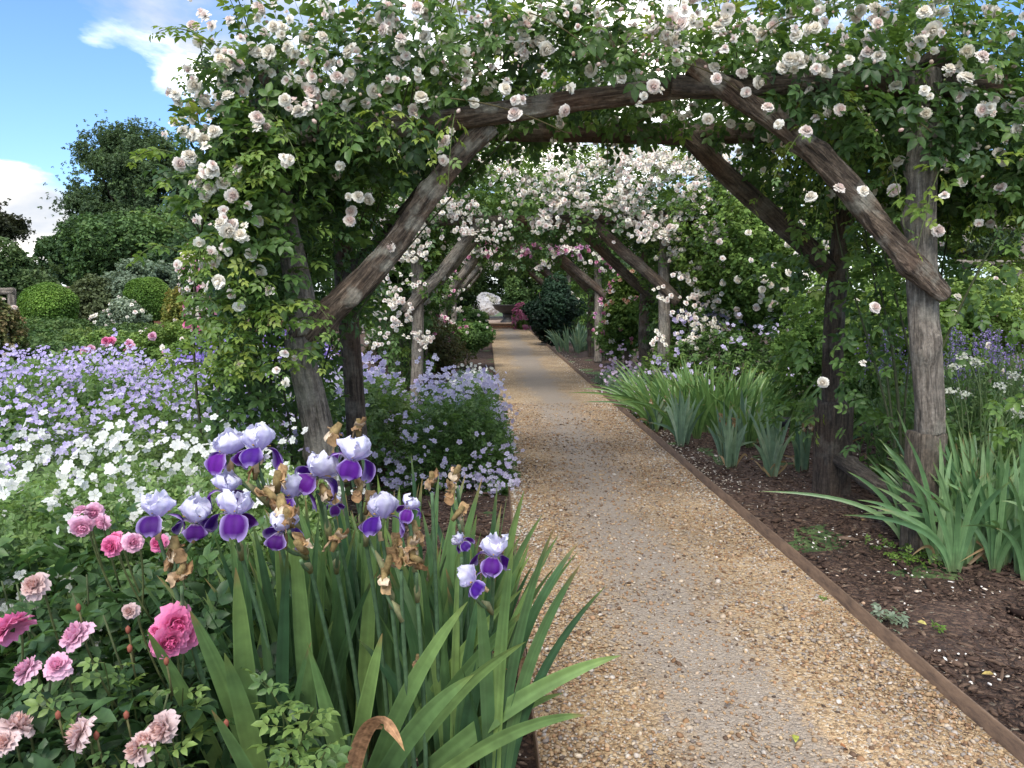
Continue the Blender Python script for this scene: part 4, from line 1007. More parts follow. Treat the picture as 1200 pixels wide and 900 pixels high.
iris_clump('tufted iris clump right of the path beyond the second pergola', gb(676, 412), 22, (.30, .3), .62, .04, GLAU, IG, .55)

# ================================================================== FLOWER BEDS
GB = [(.04, .09, .028), (.075, .15, .042), (.125, .22, .056), (.20, .30, .075)]
def cranesbill(label, xr, yr, ztop, nleaf, nfl, cols, fsize, group, ragged=.1, leafsize=.09, flname='flower', name='cranesbill_plant', mound=.5, flT=T_fl, gcols=GB, thr=-.5, seed=0, stalk=.10, dens_front=1.0):
    c = np.array([(xr[0]+xr[1])/2, (yr[0]+yr[1])/2]); t = thing(name, label, 'flowering plant', (c[0], c[1], 0), group)
    hx, hy = (xr[1]-xr[0])/2, (yr[1]-yr[0])/2; nz = Noise(seed+300, 9, .9); nf = Noise(seed+301, 9, 1.6)
    def top(Q):
        u = ((np.abs(Q[:, 0]-c[0])/hx)**3.5+(np.abs(Q[:, 1]-c[1])/hy)**3.5)**(1/3.5); return ztop*(1-mound*np.clip((u-.55)/.45, 0, 1)**2)+ragged*nz(Q*[1, 1, 0])
    n = nleaf; Q = rng.uniform((xr[0], yr[0], 0), (xr[1], yr[1], ztop*1.2), (n*3, 3)); tp = top(Q)
    Q[:, 2] = tp*rng.uniform(0, 1, len(Q))**.55; Q = Q[:n]; tp = tp[:n]
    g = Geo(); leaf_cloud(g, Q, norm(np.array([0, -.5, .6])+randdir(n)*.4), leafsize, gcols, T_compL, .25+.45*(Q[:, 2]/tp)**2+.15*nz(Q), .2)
    sg = Geo(); m = nleaf//6; q = Q[:m]; 
    b = q*[1, 1, 0]; top_ = np.stack([q[:, 0]+rng.normal(0, .03, m), q[:, 1]+rng.normal(0, .03, m), top(q)+rng.uniform(0, stalk, m)], 1)
    V0 = np.stack([b+[.0018, 0, 0], b-[.0018, 0, 0], top_], 1).reshape(-1, 3)+[0, 0, 0]
    g.add(V0, np.arange(m*3).reshape(-1, 3), (.10, .16, .05))
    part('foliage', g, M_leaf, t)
    P = rng.uniform((xr[0], yr[0], 0), (xr[1], yr[1], 0.1), (nfl*4, 3)); P = P[(nf(P*[1, 1, 0]) > thr)][:nfl]
    P[:, 2] = top(P)+rng.uniform(-.06, stalk, len(P))
    # front face of the mound carries flowers too
    k = int(len(P)*.18*dens_front); P[:k, 1] = yr[0]+rng.uniform(-.03, .12, k); P[:k, 2] = top(P[:k])*rng.uniform(.55, 1.05, k)
    # flowers gather in loose heads on stems of different height
    nc = max(1, len(P)//5); ci = rng.integers(0, nc, len(P)); P[:, :] = P[rng.permutation(len(P))[:nc]][ci]+rng.normal(0, 1, (len(P), 3))*fsize*[2.1, 2.1, 1.8]+np.stack([np.zeros(nc), np.zeros(nc), rng.gamma(1.5, stalk*.28, nc)], 1)[ci]
    col = pal(cols, rng.uniform(0, 1, len(P)))
    face = norm(rng.normal(0, .45, (len(P), 3))+[0, -.75, .6])
    me = []
    for kk in range(3):
        gg = Geo(); gg.scatter(flT, np.zeros((1, 3)), np.eye(3)[None], 1., pal(cols, np.array([.2+.3*kk]))); m_ = gg.mesh(flname); m_.materials.append(M_petal); me.append(m_)
    flowers(t, flname, P, face, fsize*rng.uniform(.7, 1.2, len(P)), me, [flT], col)
    return t
LAV = [(.50, .41, .80), (.58, .50, .84), (.68, .62, .87), (.44, .35, .76)]
LAVP = [(.62, .54, .84), (.74, .69, .88), (.54, .45, .80), (.80, .78, .88)]
WH = [(.78, .80, .74), (.84, .85, .82), (.72, .74, .70)]
GG = 'cranesbill clumps in the beds'
cranesbill('wide drift of lilac blue cranesbill at the far left of the bed', (-5.6, -2.55), (4.7, 8.0), .60, 7000, 3400, LAV, .014, GG, .07, .12, seed=1, thr=-.7)
cranesbill('lilac blue cranesbill drift between the far left drift and the near pergola', (-3.3, -1.25), (3.8, 7.2), .60, 7500, 3500, LAV, .0135, GG, .07, .11, seed=2, thr=-.75)
cranesbill('deeper violet cranesbill patch behind the lilac drift', (-3.1, -1.5), (7.2, 8.3), .66, 1400, 900, [(.30, .20, .70), (.38, .28, .76)], .025, GG, .04, .12, seed=9, thr=-.8)
cranesbill('airy pale lilac cranesbill in front of the lilac drift', (-2.2, -.75), (2.9, 3.9), .60, 4200, 520, LAVP, .0135, GG, .05, .07, seed=3, thr=-.5, gcols=[(.03, .07, .02), (.07, .13, .035), (.12, .20, .06), (.20, .28, .09)])
cranesbill('white cranesbill in full flower at the left edge of the photo', (-2.0, -.92), (1.85, 2.95), .60, 6000, 560, WH, .0155, GG, .05, .06, seed=4, thr=-.75, stalk=.12, gcols=[(.05, .10, .03), (.10, .19, .055), (.17, .28, .09), (.28, .38, .14)])
cranesbill('white cranesbill with scattered lilac flowers behind the foreground iris', (-1.5, -.55), (2.35, 3.2), .60, 4600, 300, WH, .015, GG, .05, .06, seed=5, thr=-.3, stalk=.12, gcols=[(.05, .10, .03), (.10, .19, .055), (.17, .28, .09), (.28, .38, .14)])
cranesbill('lilac cranesbill mound spilling over the left path edging', (-.62, .18), (4.7, 6.6), .50, 4600, 1050, [(.70, .64, .87), (.80, .77, .90), (.60, .52, .83), (.84, .82, .90)], .0165, GG, .09, .075, seed=6, mound=.9, thr=-.4, gcols=[(.045, .10, .03), (.085, .17, .045), (.13, .24, .065), (.20, .31, .09)])
cranesbill('pale lilac and white cranesbill behind the left near post', (-1.5, -.62), (4.9, 7.0), .55, 2400, 600, LAVP, .021, GG, .06, .10, seed=7)
cranesbill('hazy lilac flowers among green beyond the right bed', (1.9, 4.6), (7.8, 9.6), .92, 3600, 600, LAVP, .026, GG, .14, .12, seed=8, thr=-.1, name='cranesbill_plant')
cranesbill('low pink thrift like mat beside the right edging, nearer of two', (1.52, 2.0), (7.0, 7.9), .13, 900, 260, [(.62, .42, .62), (.7, .55, .7)], .017, 'low edging mats', .03, .07, name='edging_plant', seed=10, gcols=GLAU)
cranesbill('low lilac pink flowering mat beside the right edging, farther of two', (1.5, 2.3), (8.5, 10.6), .24, 1500, 420, [(.60, .45, .66), (.72, .62, .74)], .022, 'low edging mats', .05, .09, name='edging_plant', seed=11, gcols=GLAU)
cranesbill('grey green catmint mat with white specks left of the path', (-.45, .06), (8.0, 10.0), .24, 1500, 120, WH, .018, 'low edging mats', .05, .09, name='edging_plant', seed=12, gcols=GLAU)

# tall airy grasses/stems in the white bed and salvia spikes on the right
def spikes(label, name, xr, yr, h, n, col, fl, mat=M_leaf, leafy=True, spike=.2, group=None):
    c = ((xr[0]+xr[1])/2, (yr[0]+yr[1])/2); t = thing(name, label, 'flowering plant', (*c, 0), group); g = Geo(); f = Geo()
    for _ in range(n):
        b = np.array([rng.uniform(*xr), rng.uniform(*yr), 0]); L_ = h*rng.uniform(.75, 1.1); e = b+[rng.normal(0, .07), rng.normal(0, .05), L_]
        P = bez(b, (b+e)/2+[rng.normal(0, .03), 0, 0], e, 8); tube(g, P, .0028, 4, col, cap=False)
        if leafy:
            k = 16; u = rng.uniform(.1, .8, k)[:, None]; q = b*(1-u)+e*u; d = norm(randdir(k)*[1, 1, .3]+[0, 0, .7])
            g.scatter(T_leafL, q, frames(d, randdir(k)), np.stack([np.full(k, .05), rng.uniform(.05, .10, k), np.full(k, .05)], 1), pal([(.07, .14, .045), (.12, .22, .07), (.18, .28, .10)], rng.uniform(0, 1, k)))
        k = int(spike*130); u = rng.uniform(1-spike, 1, k)[:, None]; q = b*(1-u)+e*u+rng.normal(0, .009, (k, 3))
        f.scatter(T_leafL, q, frames(randdir(k)+[0, 0, .4], randdir(k)), .020, pal(fl, rng.uniform(0, 1, k)))
    part('stems', g, mat, t); part('flower_spikes', f, M_petal, t)
    return t
spikes('violet salvia spikes standing in the green beyond the right post', 'salvia_plant', (2.9, 4.2), (5.0, 6.2), .95, 90, (.13, .20, .07), [(.20, .13, .42), (.33, .25, .55), (.45, .38, .62)], spike=.28)
spikes('tall green phlox stems not yet in flower, between iris and salvia', 'phlox_plant', (2.45, 3.5), (3.9, 5.0), .80, 130, (.15, .23, .08), [(.16, .25, .08), (.22, .30, .12)], spike=.12)
spikes('pale lilac spikes in the far right bed below the fence rail', 'salvia_plant', (4.5, 7.5), (8.5, 10), .95, 120, (.08, .13, .05), [(.42, .36, .66), (.6, .55, .75), (.5, .4, .7)], spike=.35)
# valerian heads
def valerian():
    t = thing('valerian_plant', 'tall stem of creamy white valerian heads right of the near post', 'flowering plant', (2.32, 3.5, 0)); g = Geo(); f = Geo()
    for (px, py) in ((1132, 418), (1118, 430), (1112, 458), (1100, 478), (1145, 425), (1188, 440), (1128, 462), (1195, 485), (1172, 452), (1185, 478)):
        e = at(px, py, 3.5); b = np.array([2.32+rng.normal(0, .05), 3.5, 0]); tube(g, bez(b, [b[0], 3.5, e[2]*.8], e, 9), .0028, 4, (.14, .2, .08), cap=False)
        k = 42; q = e+rng.normal(0, .014, (k, 3))*[1.2, 1, .6]; f.scatter(T_fl, q, frames(randdir(k), randdir(k)+[0, -.5, 1]), .006, pal([(.6, .65, .5), (.76, .76, .7)], rng.uniform(0, 1, k)))
    part('stems', g, M_leaf, t); part('flower_heads', f, M_petal, t)
valerian()

# ================================================================== PINK ROSE BUSHES (foreground left)
def bush_rose():
    t = thing('rose_bush', 'pink rose bush with crumpled double blooms at the lower left corner', 'rose bush', (-.95, 1.75, 0), 'rose bushes'); off = np.array(t.location)
    g = Geo(); sg = Geo()
    GR = [(.018, .045, .018), (.038, .088, .032), (.065, .135, .045), (.11, .20, .06), (.20, .30, .08)]
    Q = rng.uniform((-1.75, 1.25, .05), (-.42, 2.25, .62), (9000, 3)); tz = np.interp(Q[:, 1], [1.25, 1.6, 2.25], [.42, .52, .60])+.05*nzg(Q*[1, 1, 0])
    tz -= np.clip((Q[:, 0]+.75)*.5, 0, .3)
    Q = Q[(Q[:, 2] < tz) & (nzg(Q*1.6) > -.35)]; tz = None
    Q = Q[~((Q[:, 0] > -.62) & (Q[:, 1] < 1.55))][:2400]
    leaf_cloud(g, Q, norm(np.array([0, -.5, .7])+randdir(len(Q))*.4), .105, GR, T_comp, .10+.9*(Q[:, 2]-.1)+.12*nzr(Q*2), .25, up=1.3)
    # sprigs right of the corner, in front of the iris blades
    for (px, py, Y) in ((330, 830, 1.35), (300, 790, 1.38), (375, 820, 1.35), (350, 870, 1.3), (395, 860, 1.3), (120, 770, 1.4), (60, 890, 1.3), (150, 790, 1.45), (40, 810, 1.35), (215, 800, 1.45), (130, 880, 1.3), (190, 870, 1.32)):
        e = at(px, py, Y); b = np.array([e[0]+rng.normal(0, .05), Y+.12, max(e[2]-.25, 0)]); spray(g, sg, b, e-b+[0, 0, .03], .27, .085, GR, T_comp, 6, .05, .85)
    for _ in range(40):
        b = np.array([rng.uniform(-1.4, -.6), rng.uniform(1.4, 2.1), 0]); e = b+[rng.normal(0, .12), rng.normal(-.05, .1), rng.uniform(.35, .6)]
        tube(sg, bez(b, (b+e)/2+rng.normal(0, .03, 3), e, 8), np.linspace(.006, .002, 8), 5, (.07, .09, .04))
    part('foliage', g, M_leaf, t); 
    fl = [(12, 735, 1.45, .033, 'h'), (88, 744, 1.45, .028, 'p'), (30, 785, 1.42, .025, 'p'), (67, 780, 1.42, .023, 'p'), (205, 733, 1.5, .036, 'h'), (198, 752, 1.48, .032, 'h'), (215, 745, 1.52, .028, 'h'), (182, 739, 1.48, .012, 'h'), (20, 850, 1.34, .028, 'f'), (93, 860, 1.32, .028, 'f'),
          (160, 878, 1.32, .024, 'f'), (190, 853, 1.34, .026, 'f'), (170, 868, 1.33, .02, 'f'), (95, 598, 1.72, .016, 'p'), (110, 600, 1.74, .020, 'p'), (96, 618, 1.70, .024, 'p'), (120, 612, 1.72, .018, 'p'), (130, 640, 1.66, .021, 'h'), (135, 630, 1.7, .014, 'h'), (156, 636, 1.66, .02, 'p'),
          (185, 637, 1.66, .018, 'h'), (40, 686, 1.52, .024, 'f'), (86, 840, 1.4, .012, 'p'), (152, 716, 1.5, .015, 'f'), (5, 870, 1.3, .02, 'f')]
    for i, (px, py, Y, s, k) in enumerate(fl):
        ms = {'h': rose_hot, 'p': rose_pale, 'f': rose_faded}[k]; p = at(px, py, Y)
        R = frames(randdir(1), norm(np.array([[rng.normal(0, .35), -1, .55]])))
        o = link('rose_bloom', ms[i % len(ms)], None, t, p-off, Matrix(R[0].tolist()).to_quaternion()); o.scale = (s*1.12,)*3
        b = p+[0, .03, -.015]; tube(sg, bez(b, b+[0, .02, -.08], b+[rng.normal(0, .03), .06, -.2], 6), .0025, 5, (.11, .13, .05))
    for (px, py, Y) in ((152, 760, 1.45), (195, 775, 1.42), (68, 838, 1.33), (265, 848, 1.35), (150, 738, 1.5), (148, 838, 1.35), (92, 712, 1.5), (113, 862, 1.32)):
        bg = Geo(); p = at(px, py, Y); bg.scatter((ico*[.7, .7, 1.2], icf, np.ones((12, 3))), p[None], np.eye(3)[None], .008, np.array([[.35, .12, .08]])); part('bud', bg, M_petal, t)
        tube(sg, [p, p+[.0, .02, -.08]], .002, 5, (.12, .12, .05))
    part('stems', sg, M_stem, t)
bush_rose()

# ================================================================== BACKGROUND LEFT
TR = [(.030, .062, .024), (.05, .10, .034), (.080, .15, .046), (.12, .205, .058), (.17, .26, .075)]
DK = [(.02, .045, .02), (.036, .075, .028), (.06, .115, .038), (.09, .155, .05)]
BRT = [(.04, .09, .018), (.075, .155, .026), (.125, .23, .038), (.20, .32, .06)]
SLV = [(.07, .11, .075), (.12, .175, .11), (.19, .25, .17), (.28, .34, .25)]
YG = [(.05, .105, .024), (.095, .175, .036), (.16, .25, .052), (.26, .34, .08)]

def big_tree(name, label, px, py, w, h, Y, n, size, cols, seed, trunk_px, nblob=26, br_=(.22, .36)):
    c = at(px, py, Y); rx, rz = w/2*Y/FPX, h/2*Y/FPX; b = np.array([at(trunk_px, 300, Y)[0], Y, 0])
    t = thing(name, label, 'tree', b); g = Geo(); sg = Geo(); r = np.random.default_rng(seed)
    tube(sg, bez(b, b+[.1, 0, c[2]*.4], [c[0], Y, c[2]-rz*.2], 10), np.linspace(rx*.07, rx*.035, 10), 9, (.06, .05, .04), .05)
    for k in range(nblob):
        d = norm(r.normal(size=3)); d[2] = abs(d[2])*1.3-.55; d = d/max(1, np.linalg.norm(d)); rr = r.uniform(.45, .80)
        bc = c+d*rr*np.array([rx, rx*.8, rz]); br = rx*r.uniform(*br_)
        s0 = np.array([c[0]*.6+b[0]*.4, Y, b[2]+(c[2]-rz*.75)*r.uniform(.8, 1.2)]); tube(sg, bez(s0, (s0+bc)/2+[0, 0, rz*.15], bc, 8), np.linspace(rx*.022, rx*.005, 8), 5, (.05, .042, .035))
        m = int(n*1.5)//nblob; P = bc+r.normal(0, .52, (m, 3))*[br, br, br*.72]; dd = norm(P-bc)
        P = P[Noise(seed*7+1, 9, .9)(P) > -.25]; dd = norm(P-bc)
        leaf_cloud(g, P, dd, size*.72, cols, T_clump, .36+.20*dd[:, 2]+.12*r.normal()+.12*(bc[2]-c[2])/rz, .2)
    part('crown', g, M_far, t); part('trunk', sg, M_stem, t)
big_tree('broadleaf_tree', 'tall airy dark green tree rising at the left behind the garden', 168, 232, 232, 262, 28, 26000, .19, [(.035, .062, .030), (.06, .10, .042), (.09, .145, .055), (.13, .20, .07)], 3, 160, 80, (.12, .21))
big_tree('pine_tree', 'brownish dark conifer crown at the left edge of the photo', -8, 275, 110, 75, 30, 5000, .26, [(.02, .028, .014), (.04, .05, .02), (.07, .07, .03)], 4, -10, 14)
shrub('hedge_tree', 'mid green bushy tree filling the space under the tall airy tree', 'tree', 160, 300, 170, 95, 24, 5200, .30, TR, seed=21, lump=.3)
shrub('hedge_tree', 'dark hedge tree between the conifer and the tall tree', 'tree', 85, 305, 80, 60, 26, 2200, .30, DK, seed=22)
shrub('apple_tree', 'rounded light green fruit tree at the left edge behind the rustic post', 'tree', 12, 330, 105, 88, 17, 3800, .20, [(.03, .06, .02), (.06, .11, .035), (.11, .17, .06), (.17, .23, .09)], seed=23)
shrub('silver_shrub', 'large silvery grey green mounded shrub behind the right topiary ball', 'shrub', 172, 335, 108, 60, 17, 4200, .17, SLV, seed=24, lump=.3)
shrub('bronze_shrub', 'dull olive green shrub between the two topiary balls', 'shrub', 115, 358, 70, 64, 16.5, 2400, .16, [(.06, .08, .035), (.09, .12, .05), (.14, .17, .075)], seed=25)
shrub('hedge_tree', 'dark hedge mass behind the silvery shrub reaching to the pergola', 'tree', 250, 318, 150, 100, 22, 4200, .28, DK, seed=26)
T1 = dict(lump=.10, inner=.75, jit=.7)
shrub('topiary_ball', 'clipped green ball topiary on a short stem, left of the two', 'topiary', 57, 360, 62, 56, 13, 5200, .085, BRT, seed=27, trunk_r=.06, bottom=.62, **T1)
shrub('topiary_ball', 'clipped green ball topiary on a short stem, right of the two', 'topiary', 175, 351, 53, 50, 14.5, 5200, .085, BRT, seed=28, trunk_r=.06, bottom=.75, **T1)
shrub('rose_bush', 'greyish bush with tiny white roses below the right topiary ball', 'rose bush', 143, 378, 60, 42, 12.5, 1700, .11, SLV, seed=29, fl=TW, nfl=70, flsize=.03, group='rose bushes')
shrub('autumn_shrub', 'shrub with yellow and orange tinted leaves beside the pink roses', 'shrub', 222, 372, 62, 70, 11, 2000, .11, [(.08, .13, .03), (.16, .20, .04), (.28, .26, .06), (.34, .20, .07)], seed=30)
shrub('rose_bush', 'tall bush of pale pink roses showing left of the near pergola', 'rose bush', 262, 335, 90, 130, 10.5, 2800, .12, YG, seed=31, fl=TP+TW, nfl=260, flsize=.04, group='rose bushes')
for i, (px, py, w, h, Y, lb) in enumerate([(40, 402, 130, 60, 11.5, 'low leafy green plant mass under the left topiary ball'), (150, 405, 150, 50, 11, 'low leafy green plant mass in front of the right topiary ball'), (90, 418, 140, 40, 9.6, 'low leafy green plant mass just behind the lilac drift')]):
    shrub('peony_plant', lb, 'leafy plant', px, py, w, h, Y, 3000, .12, [(.03, .07, .02), (.06, .12, .035), (.10, .17, .05), (.15, .22, .07)], seed=33+i, lump=.2, depth=1.6, trunk=False, group='low leafy plants', bottom=.02)
shrub('rose_bush', 'yellow green bush with small cream and pink blooms behind the lilac drift', 'rose bush', 225, 418, 170, 75, 9.2, 3800, .10, YG, seed=37, fl=TW+TP, nfl=110, flsize=.028, group='rose bushes', trunk=False, bottom=.02)
# pink blooms row
t, c, r = shrub('rose_bush', 'low bush with a row of bright pink roses in front of the topiary', 'rose bush', 135, 415, 110, 50, 9.8, 1700, .11, GB+[(.15, .2, .06)], seed=38, group='rose bushes', trunk=False, bottom=.02)
P = np.array([at(px+rng.normal(0, 2), py+rng.normal(0, 2), 8.9) for (px, py) in ((118, 400), (124, 399), (134, 400), (155, 399), (157, 402), (98, 412), (75, 416), (82, 420), (103, 415), (178, 395), (110, 408), (215, 382), (228, 384), (60, 425))])
flowers(t, 'rose_bloom', P, norm(rng.normal(0, .3, (len(P), 3))+[0, -1, .4]), np.full(len(P), .05), rose_hot+rose_pale, TP)
# rustic post with russet climber at far left
g_ = at(14, 420, 8.6); 
tt = thing('rustic_post', 'weathered wooden corner post with top rail at the left edge', 'fence post', (g_[0], 8.6, 0))
top = at(12, 338, 8.6); timber('post', [g_[0], 8.6, 0], [top[0], 8.6, top[2]], .05, .045, tt, M_post, seed=91, seg=12)
timber('rail', [top[0]+.05, 8.58, top[2]-.04], [top[0]-1.8, 8.5, top[2]-.02], .04, .04, tt, M_post, seed=92, seg=12)
shrub('rose_bush', 'russet climbing rose on the weathered corner post at the left edge', 'rose bush', -2, 395, 40, 110, 8.3, 1100, .10, [(.05, .08, .025), (.10, .14, .04), (.20, .15, .07), (.14, .20, .06)], seed=40, fl=TP, nfl=20, flsize=.03, group='rose bushes', depth=.3)

# brick wall glimpsed
def brick_mat():
    m, nt, N, L = mat_new('brick'); out = N.new('ShaderNodeOutputMaterial'); p = N.new('ShaderNodeBsdfPrincipled'); L.new(p.outputs[0], out.inputs[0])
    tc = N.new('ShaderNodeTexCoord'); b = N.new('ShaderNodeTexBrick'); b.inputs['Scale'].default_value = 4; b.inputs['Color1'].default_value = (.24, .10, .06, 1); b.inputs['Color2'].default_value = (.32, .16, .09, 1); b.inputs['Mortar'].default_value = (.35, .3, .24, 1)
    sp = N.new('ShaderNodeSeparateXYZ'); cb = N.new('ShaderNodeCombineXYZ'); L.new(tc.outputs['Object'], sp.inputs[0])
    ad = N.new('ShaderNodeMath'); L.new(sp.outputs[0], ad.inputs[0]); L.new(sp.outputs[1], ad.inputs[1]); L.new(ad.outputs[0], cb.inputs[0]); L.new(sp.outputs[2], cb.inputs[1])
    L.new(cb.outputs[0], b.inputs['Vector']); L.new(b.outputs[0], p.inputs['Base Color']); p.inputs['Roughness'].default_value = .9; return m
M_brick = brick_mat()
def boxgeo(g, x0, x1, y0, y1, z0, z1, c=(1, 1, 1)):
    V = np.array([(x, y, z) for x in (x0, x1) for y in (y0, y1) for z in (z0, z1)], float)
    F = np.array([(0, 1, 3), (0, 3, 2), (4, 6, 7), (4, 7, 5), (0, 4, 5), (0, 5, 1), (2, 3, 7), (2, 7, 6), (1, 5, 7), (1, 7, 3), (0, 2, 6), (0, 6, 4)]); g.add(V, F, c)
t = thing('brick_wall', 'old red brick garden wall glimpsed behind the topiary balls', 'wall', (-12, 21, 0))
g = Geo(); boxgeo(g, -19, -5.5, 21, 21.35, 0, 1.35); part('wall', g, M_brick, t)
g = Geo(); boxgeo(g, -19.05, -5.45, 20.95, 21.4, 1.353, 1.42); part('coping', g, M_stub, t)

# ================================================================== TUNNEL SIDES
RB = 'rose bushes'
shrub('rose_bush', 'reddish green rose bush left of the path past the lilac mound', 'rose bush', 490, 412, 110, 66, 10.6, 2600, .10, [(.03, .06, .02), (.07, .09, .03), (.13, .11, .05), (.10, .16, .05)], seed=50, fl=TP+TW, nfl=26, flsize=.035, group=RB, bottom=.02, trunk=False)
shrub('evergreen_shrub', 'dark rounded evergreen left of the path near its end', 'shrub', 520, 358, 72, 66, 20, 2600, .18, DK, seed=51, bottom=.02)
shrub('evergreen_shrub', 'glossy dark rounded evergreen right of the path near its end', 'shrub', 648, 362, 66, 62, 18, 3200, .16, [(.006, .016, .010), (.014, .034, .02), (.03, .07, .035), (.05, .10, .05)], seed=52, bottom=.02, jit=.6)
shrub('green_shrub', 'bright fresh green shrub above the dark evergreen by the path end', 'shrub', 668, 340, 64, 60, 22, 2600, .20, BRT, seed=53)
shrub('green_shrub', 'mid green shrub in the gap right of the white shrub at the path end', 'shrub', 606, 352, 34, 50, 28.5, 1800, .2, TR, seed=54, lump=.3)
shrub('rose_bush', 'pink rose bush beside the dark bowl at the end of the path', 'rose bush', 616, 372, 26, 30, 26, 900, .14, YG, seed=55, fl=TP, nfl=150, flsize=.09, group=RB, bottom=.02)
shrub('rose_bush', 'bush with apricot and pink roses right of the third pergola post', 'rose bush', 735, 365, 56, 86, 11.5, 2400, .12, YG, seed=56, fl=[rose_tpl(7, (.75, .5, .36), (.7, .35, .22)), TW[0], TP[0]], nfl=110, flsize=.035, group=RB)
shrub('rose_bush', 'rose bush with white blooms behind the right posts of the second pergola', 'rose bush', 800, 330, 120, 150, 11.2, 4200, .13, TR, seed=57, fl=TW, nfl=170, flsize=.04, group=RB)
shrub('rose_bush', 'tall loose bush with white roses seen between the two right braces', 'rose bush', 880, 300, 150, 190, 8.6, 5200, .12, YG[:3]+[(.15, .21, .05)], seed=58, fl=TW, nfl=190, flsize=.036, group=RB, depth=.8)
shrub('rose_bush', 'green rose bush behind the dark square post stub', 'rose bush', 1010, 400, 190, 190, 6.6, 3400, .11, [(.07, .14, .03), (.12, .22, .045), (.19, .30, .065), (.28, .38, .10)], seed=59, fl=TW, nfl=30, flsize=.03, group=RB, depth=.6, lump=.3, inner=.3, bottom=.05)
shrub('rose_bush', 'leafy rose bush with white flowers left behind the near braces', 'rose bush', 450, 300, 130, 190, 9.8, 5600, .12, YG[:3]+[(.15, .21, .05)], seed=60, fl=TW, nfl=170, flsize=.036, group=RB, depth=.7)
shrub('rose_bush', 'rose bush with small white roses left between second and third pergola', 'rose bush', 470, 360, 90, 100, 12.2, 2600, .13, TR, seed=61, fl=TW+TP, nfl=80, flsize=.035, group=RB)
shrub('lilac_shrub', 'dusky pink flowering shrub left beyond the third pergola', 'shrub', 502, 345, 60, 80, 17, 1900, .17, TR, seed=62, fl=TP, nfl=70, flsize=.05)
for i, (px, py, w, h, Y, cols, lb) in enumerate([
    (600, 280, 330, 150, 34, DK, 'dark green tree closing the view behind the far end of the tunnel'),
    (700, 285, 240, 140, 38, TR, 'mid green tree behind the far end of the tunnel, right of centre'),
    (480, 280, 220, 150, 36, TR, 'mid green tree behind the left side of the far pergolas'),
    (340, 290, 240, 170, 32, DK, 'dark tree behind the left columns of the near pergola'),
    (870, 270, 260, 170, 30, TR, 'broad green tree behind the bushes between the right braces'),
    (1045, 250, 240, 230, 27, TR, 'tall green tree behind the near right post'),
    (1180, 260, 200, 210, 24, DK, 'dark tree at the right edge behind the fence rail'),
    (1300, 260, 200, 230, 22, TR, 'green tree just beyond the right edge of the view')]):
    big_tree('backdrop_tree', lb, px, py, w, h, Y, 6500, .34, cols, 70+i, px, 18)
shrub('rose_bush', 'pale green bush with many white roses at the right edge under the dark tree', 'rose bush', 1135, 262, 110, 80, 10.5, 3200, .13, SLV[:2]+YG[2:], seed=63, fl=TW, nfl=90, flsize=.036, group=RB)
shrub('golden_shrub', 'bright yellow green clipped shrub behind the fence rail', 'shrub', 1172, 292, 60, 44, 12, 1800, .11, BRT, seed=64, lump=.1)
shrub('rose_bush', 'green bush spreading below the fence rail at the right edge', 'rose bush', 1130, 380, 160, 110, 7.6, 2600, .11, [(.08, .15, .035), (.14, .24, .05), (.22, .33, .075), (.30, .40, .11)], seed=65, fl=TW, nfl=40, flsize=.028, group=RB, bottom=.05)
tt = thing('rail_fence', 'weathered two rail timber fence post showing at the right edge', 'fence', (at(1195, 350, 9)[0], 9, 0))
pb = at(1193, 350, 9)
timber('post', [pb[0], 9, 0], [pb[0], 9, at(0, 262, 9)[2]], .05, .045, tt, M_post, seed=93, seg=12)
for py in (268, 309): z = at(1193, py, 9)[2]; timber('rail', [pb[0]-.85, 8.93, z], [pb[0]+3, 8.93, z+.02], .035, .035, tt, M_post, seed=94+py, seg=12)

for i, (px, py, w, h, Y, cols, lb) in enumerate([
    (540, 340, 90, 60, 33, TR, 'green hedge closing the garden behind the white shrub'),
    (625, 335, 110, 70, 32.5, TR, 'green hedge closing the garden behind the dark bowl'),
    (700, 330, 120, 90, 26, YG, 'leafy hedge right of the farthest pergola'),
    (455, 330, 120, 90, 25, TR, 'leafy hedge left of the farthest pergola')]):
    shrub('hedge', lb, 'hedge', px, py, w, h, Y, 3200, .22, cols, seed=120+i, bottom=.02, trunk=False, depth=1.2)
for i, (px, py, w, h, Y, lb) in enumerate([
    (548, 395, 60, 40, 12.6, 'low leafy bush hugging the left path edge before the third pergola'),
    (555, 380, 44, 40, 16.5, 'low leafy bush hugging the left path edge past the third pergola'),
    (725, 390, 60, 60, 13.0, 'leafy bush at the foot of the third pergola right post'),
    (690, 375, 40, 46, 20.5, 'leafy bush right of the path past the fourth pergola')]):
    shrub('leafy_bush', lb, 'bush', px, py, w, h, Y, 1500, .10, GB, seed=130+i, bottom=.02, trunk=False, fl=TP+TW, nfl=16, flsize=.03)

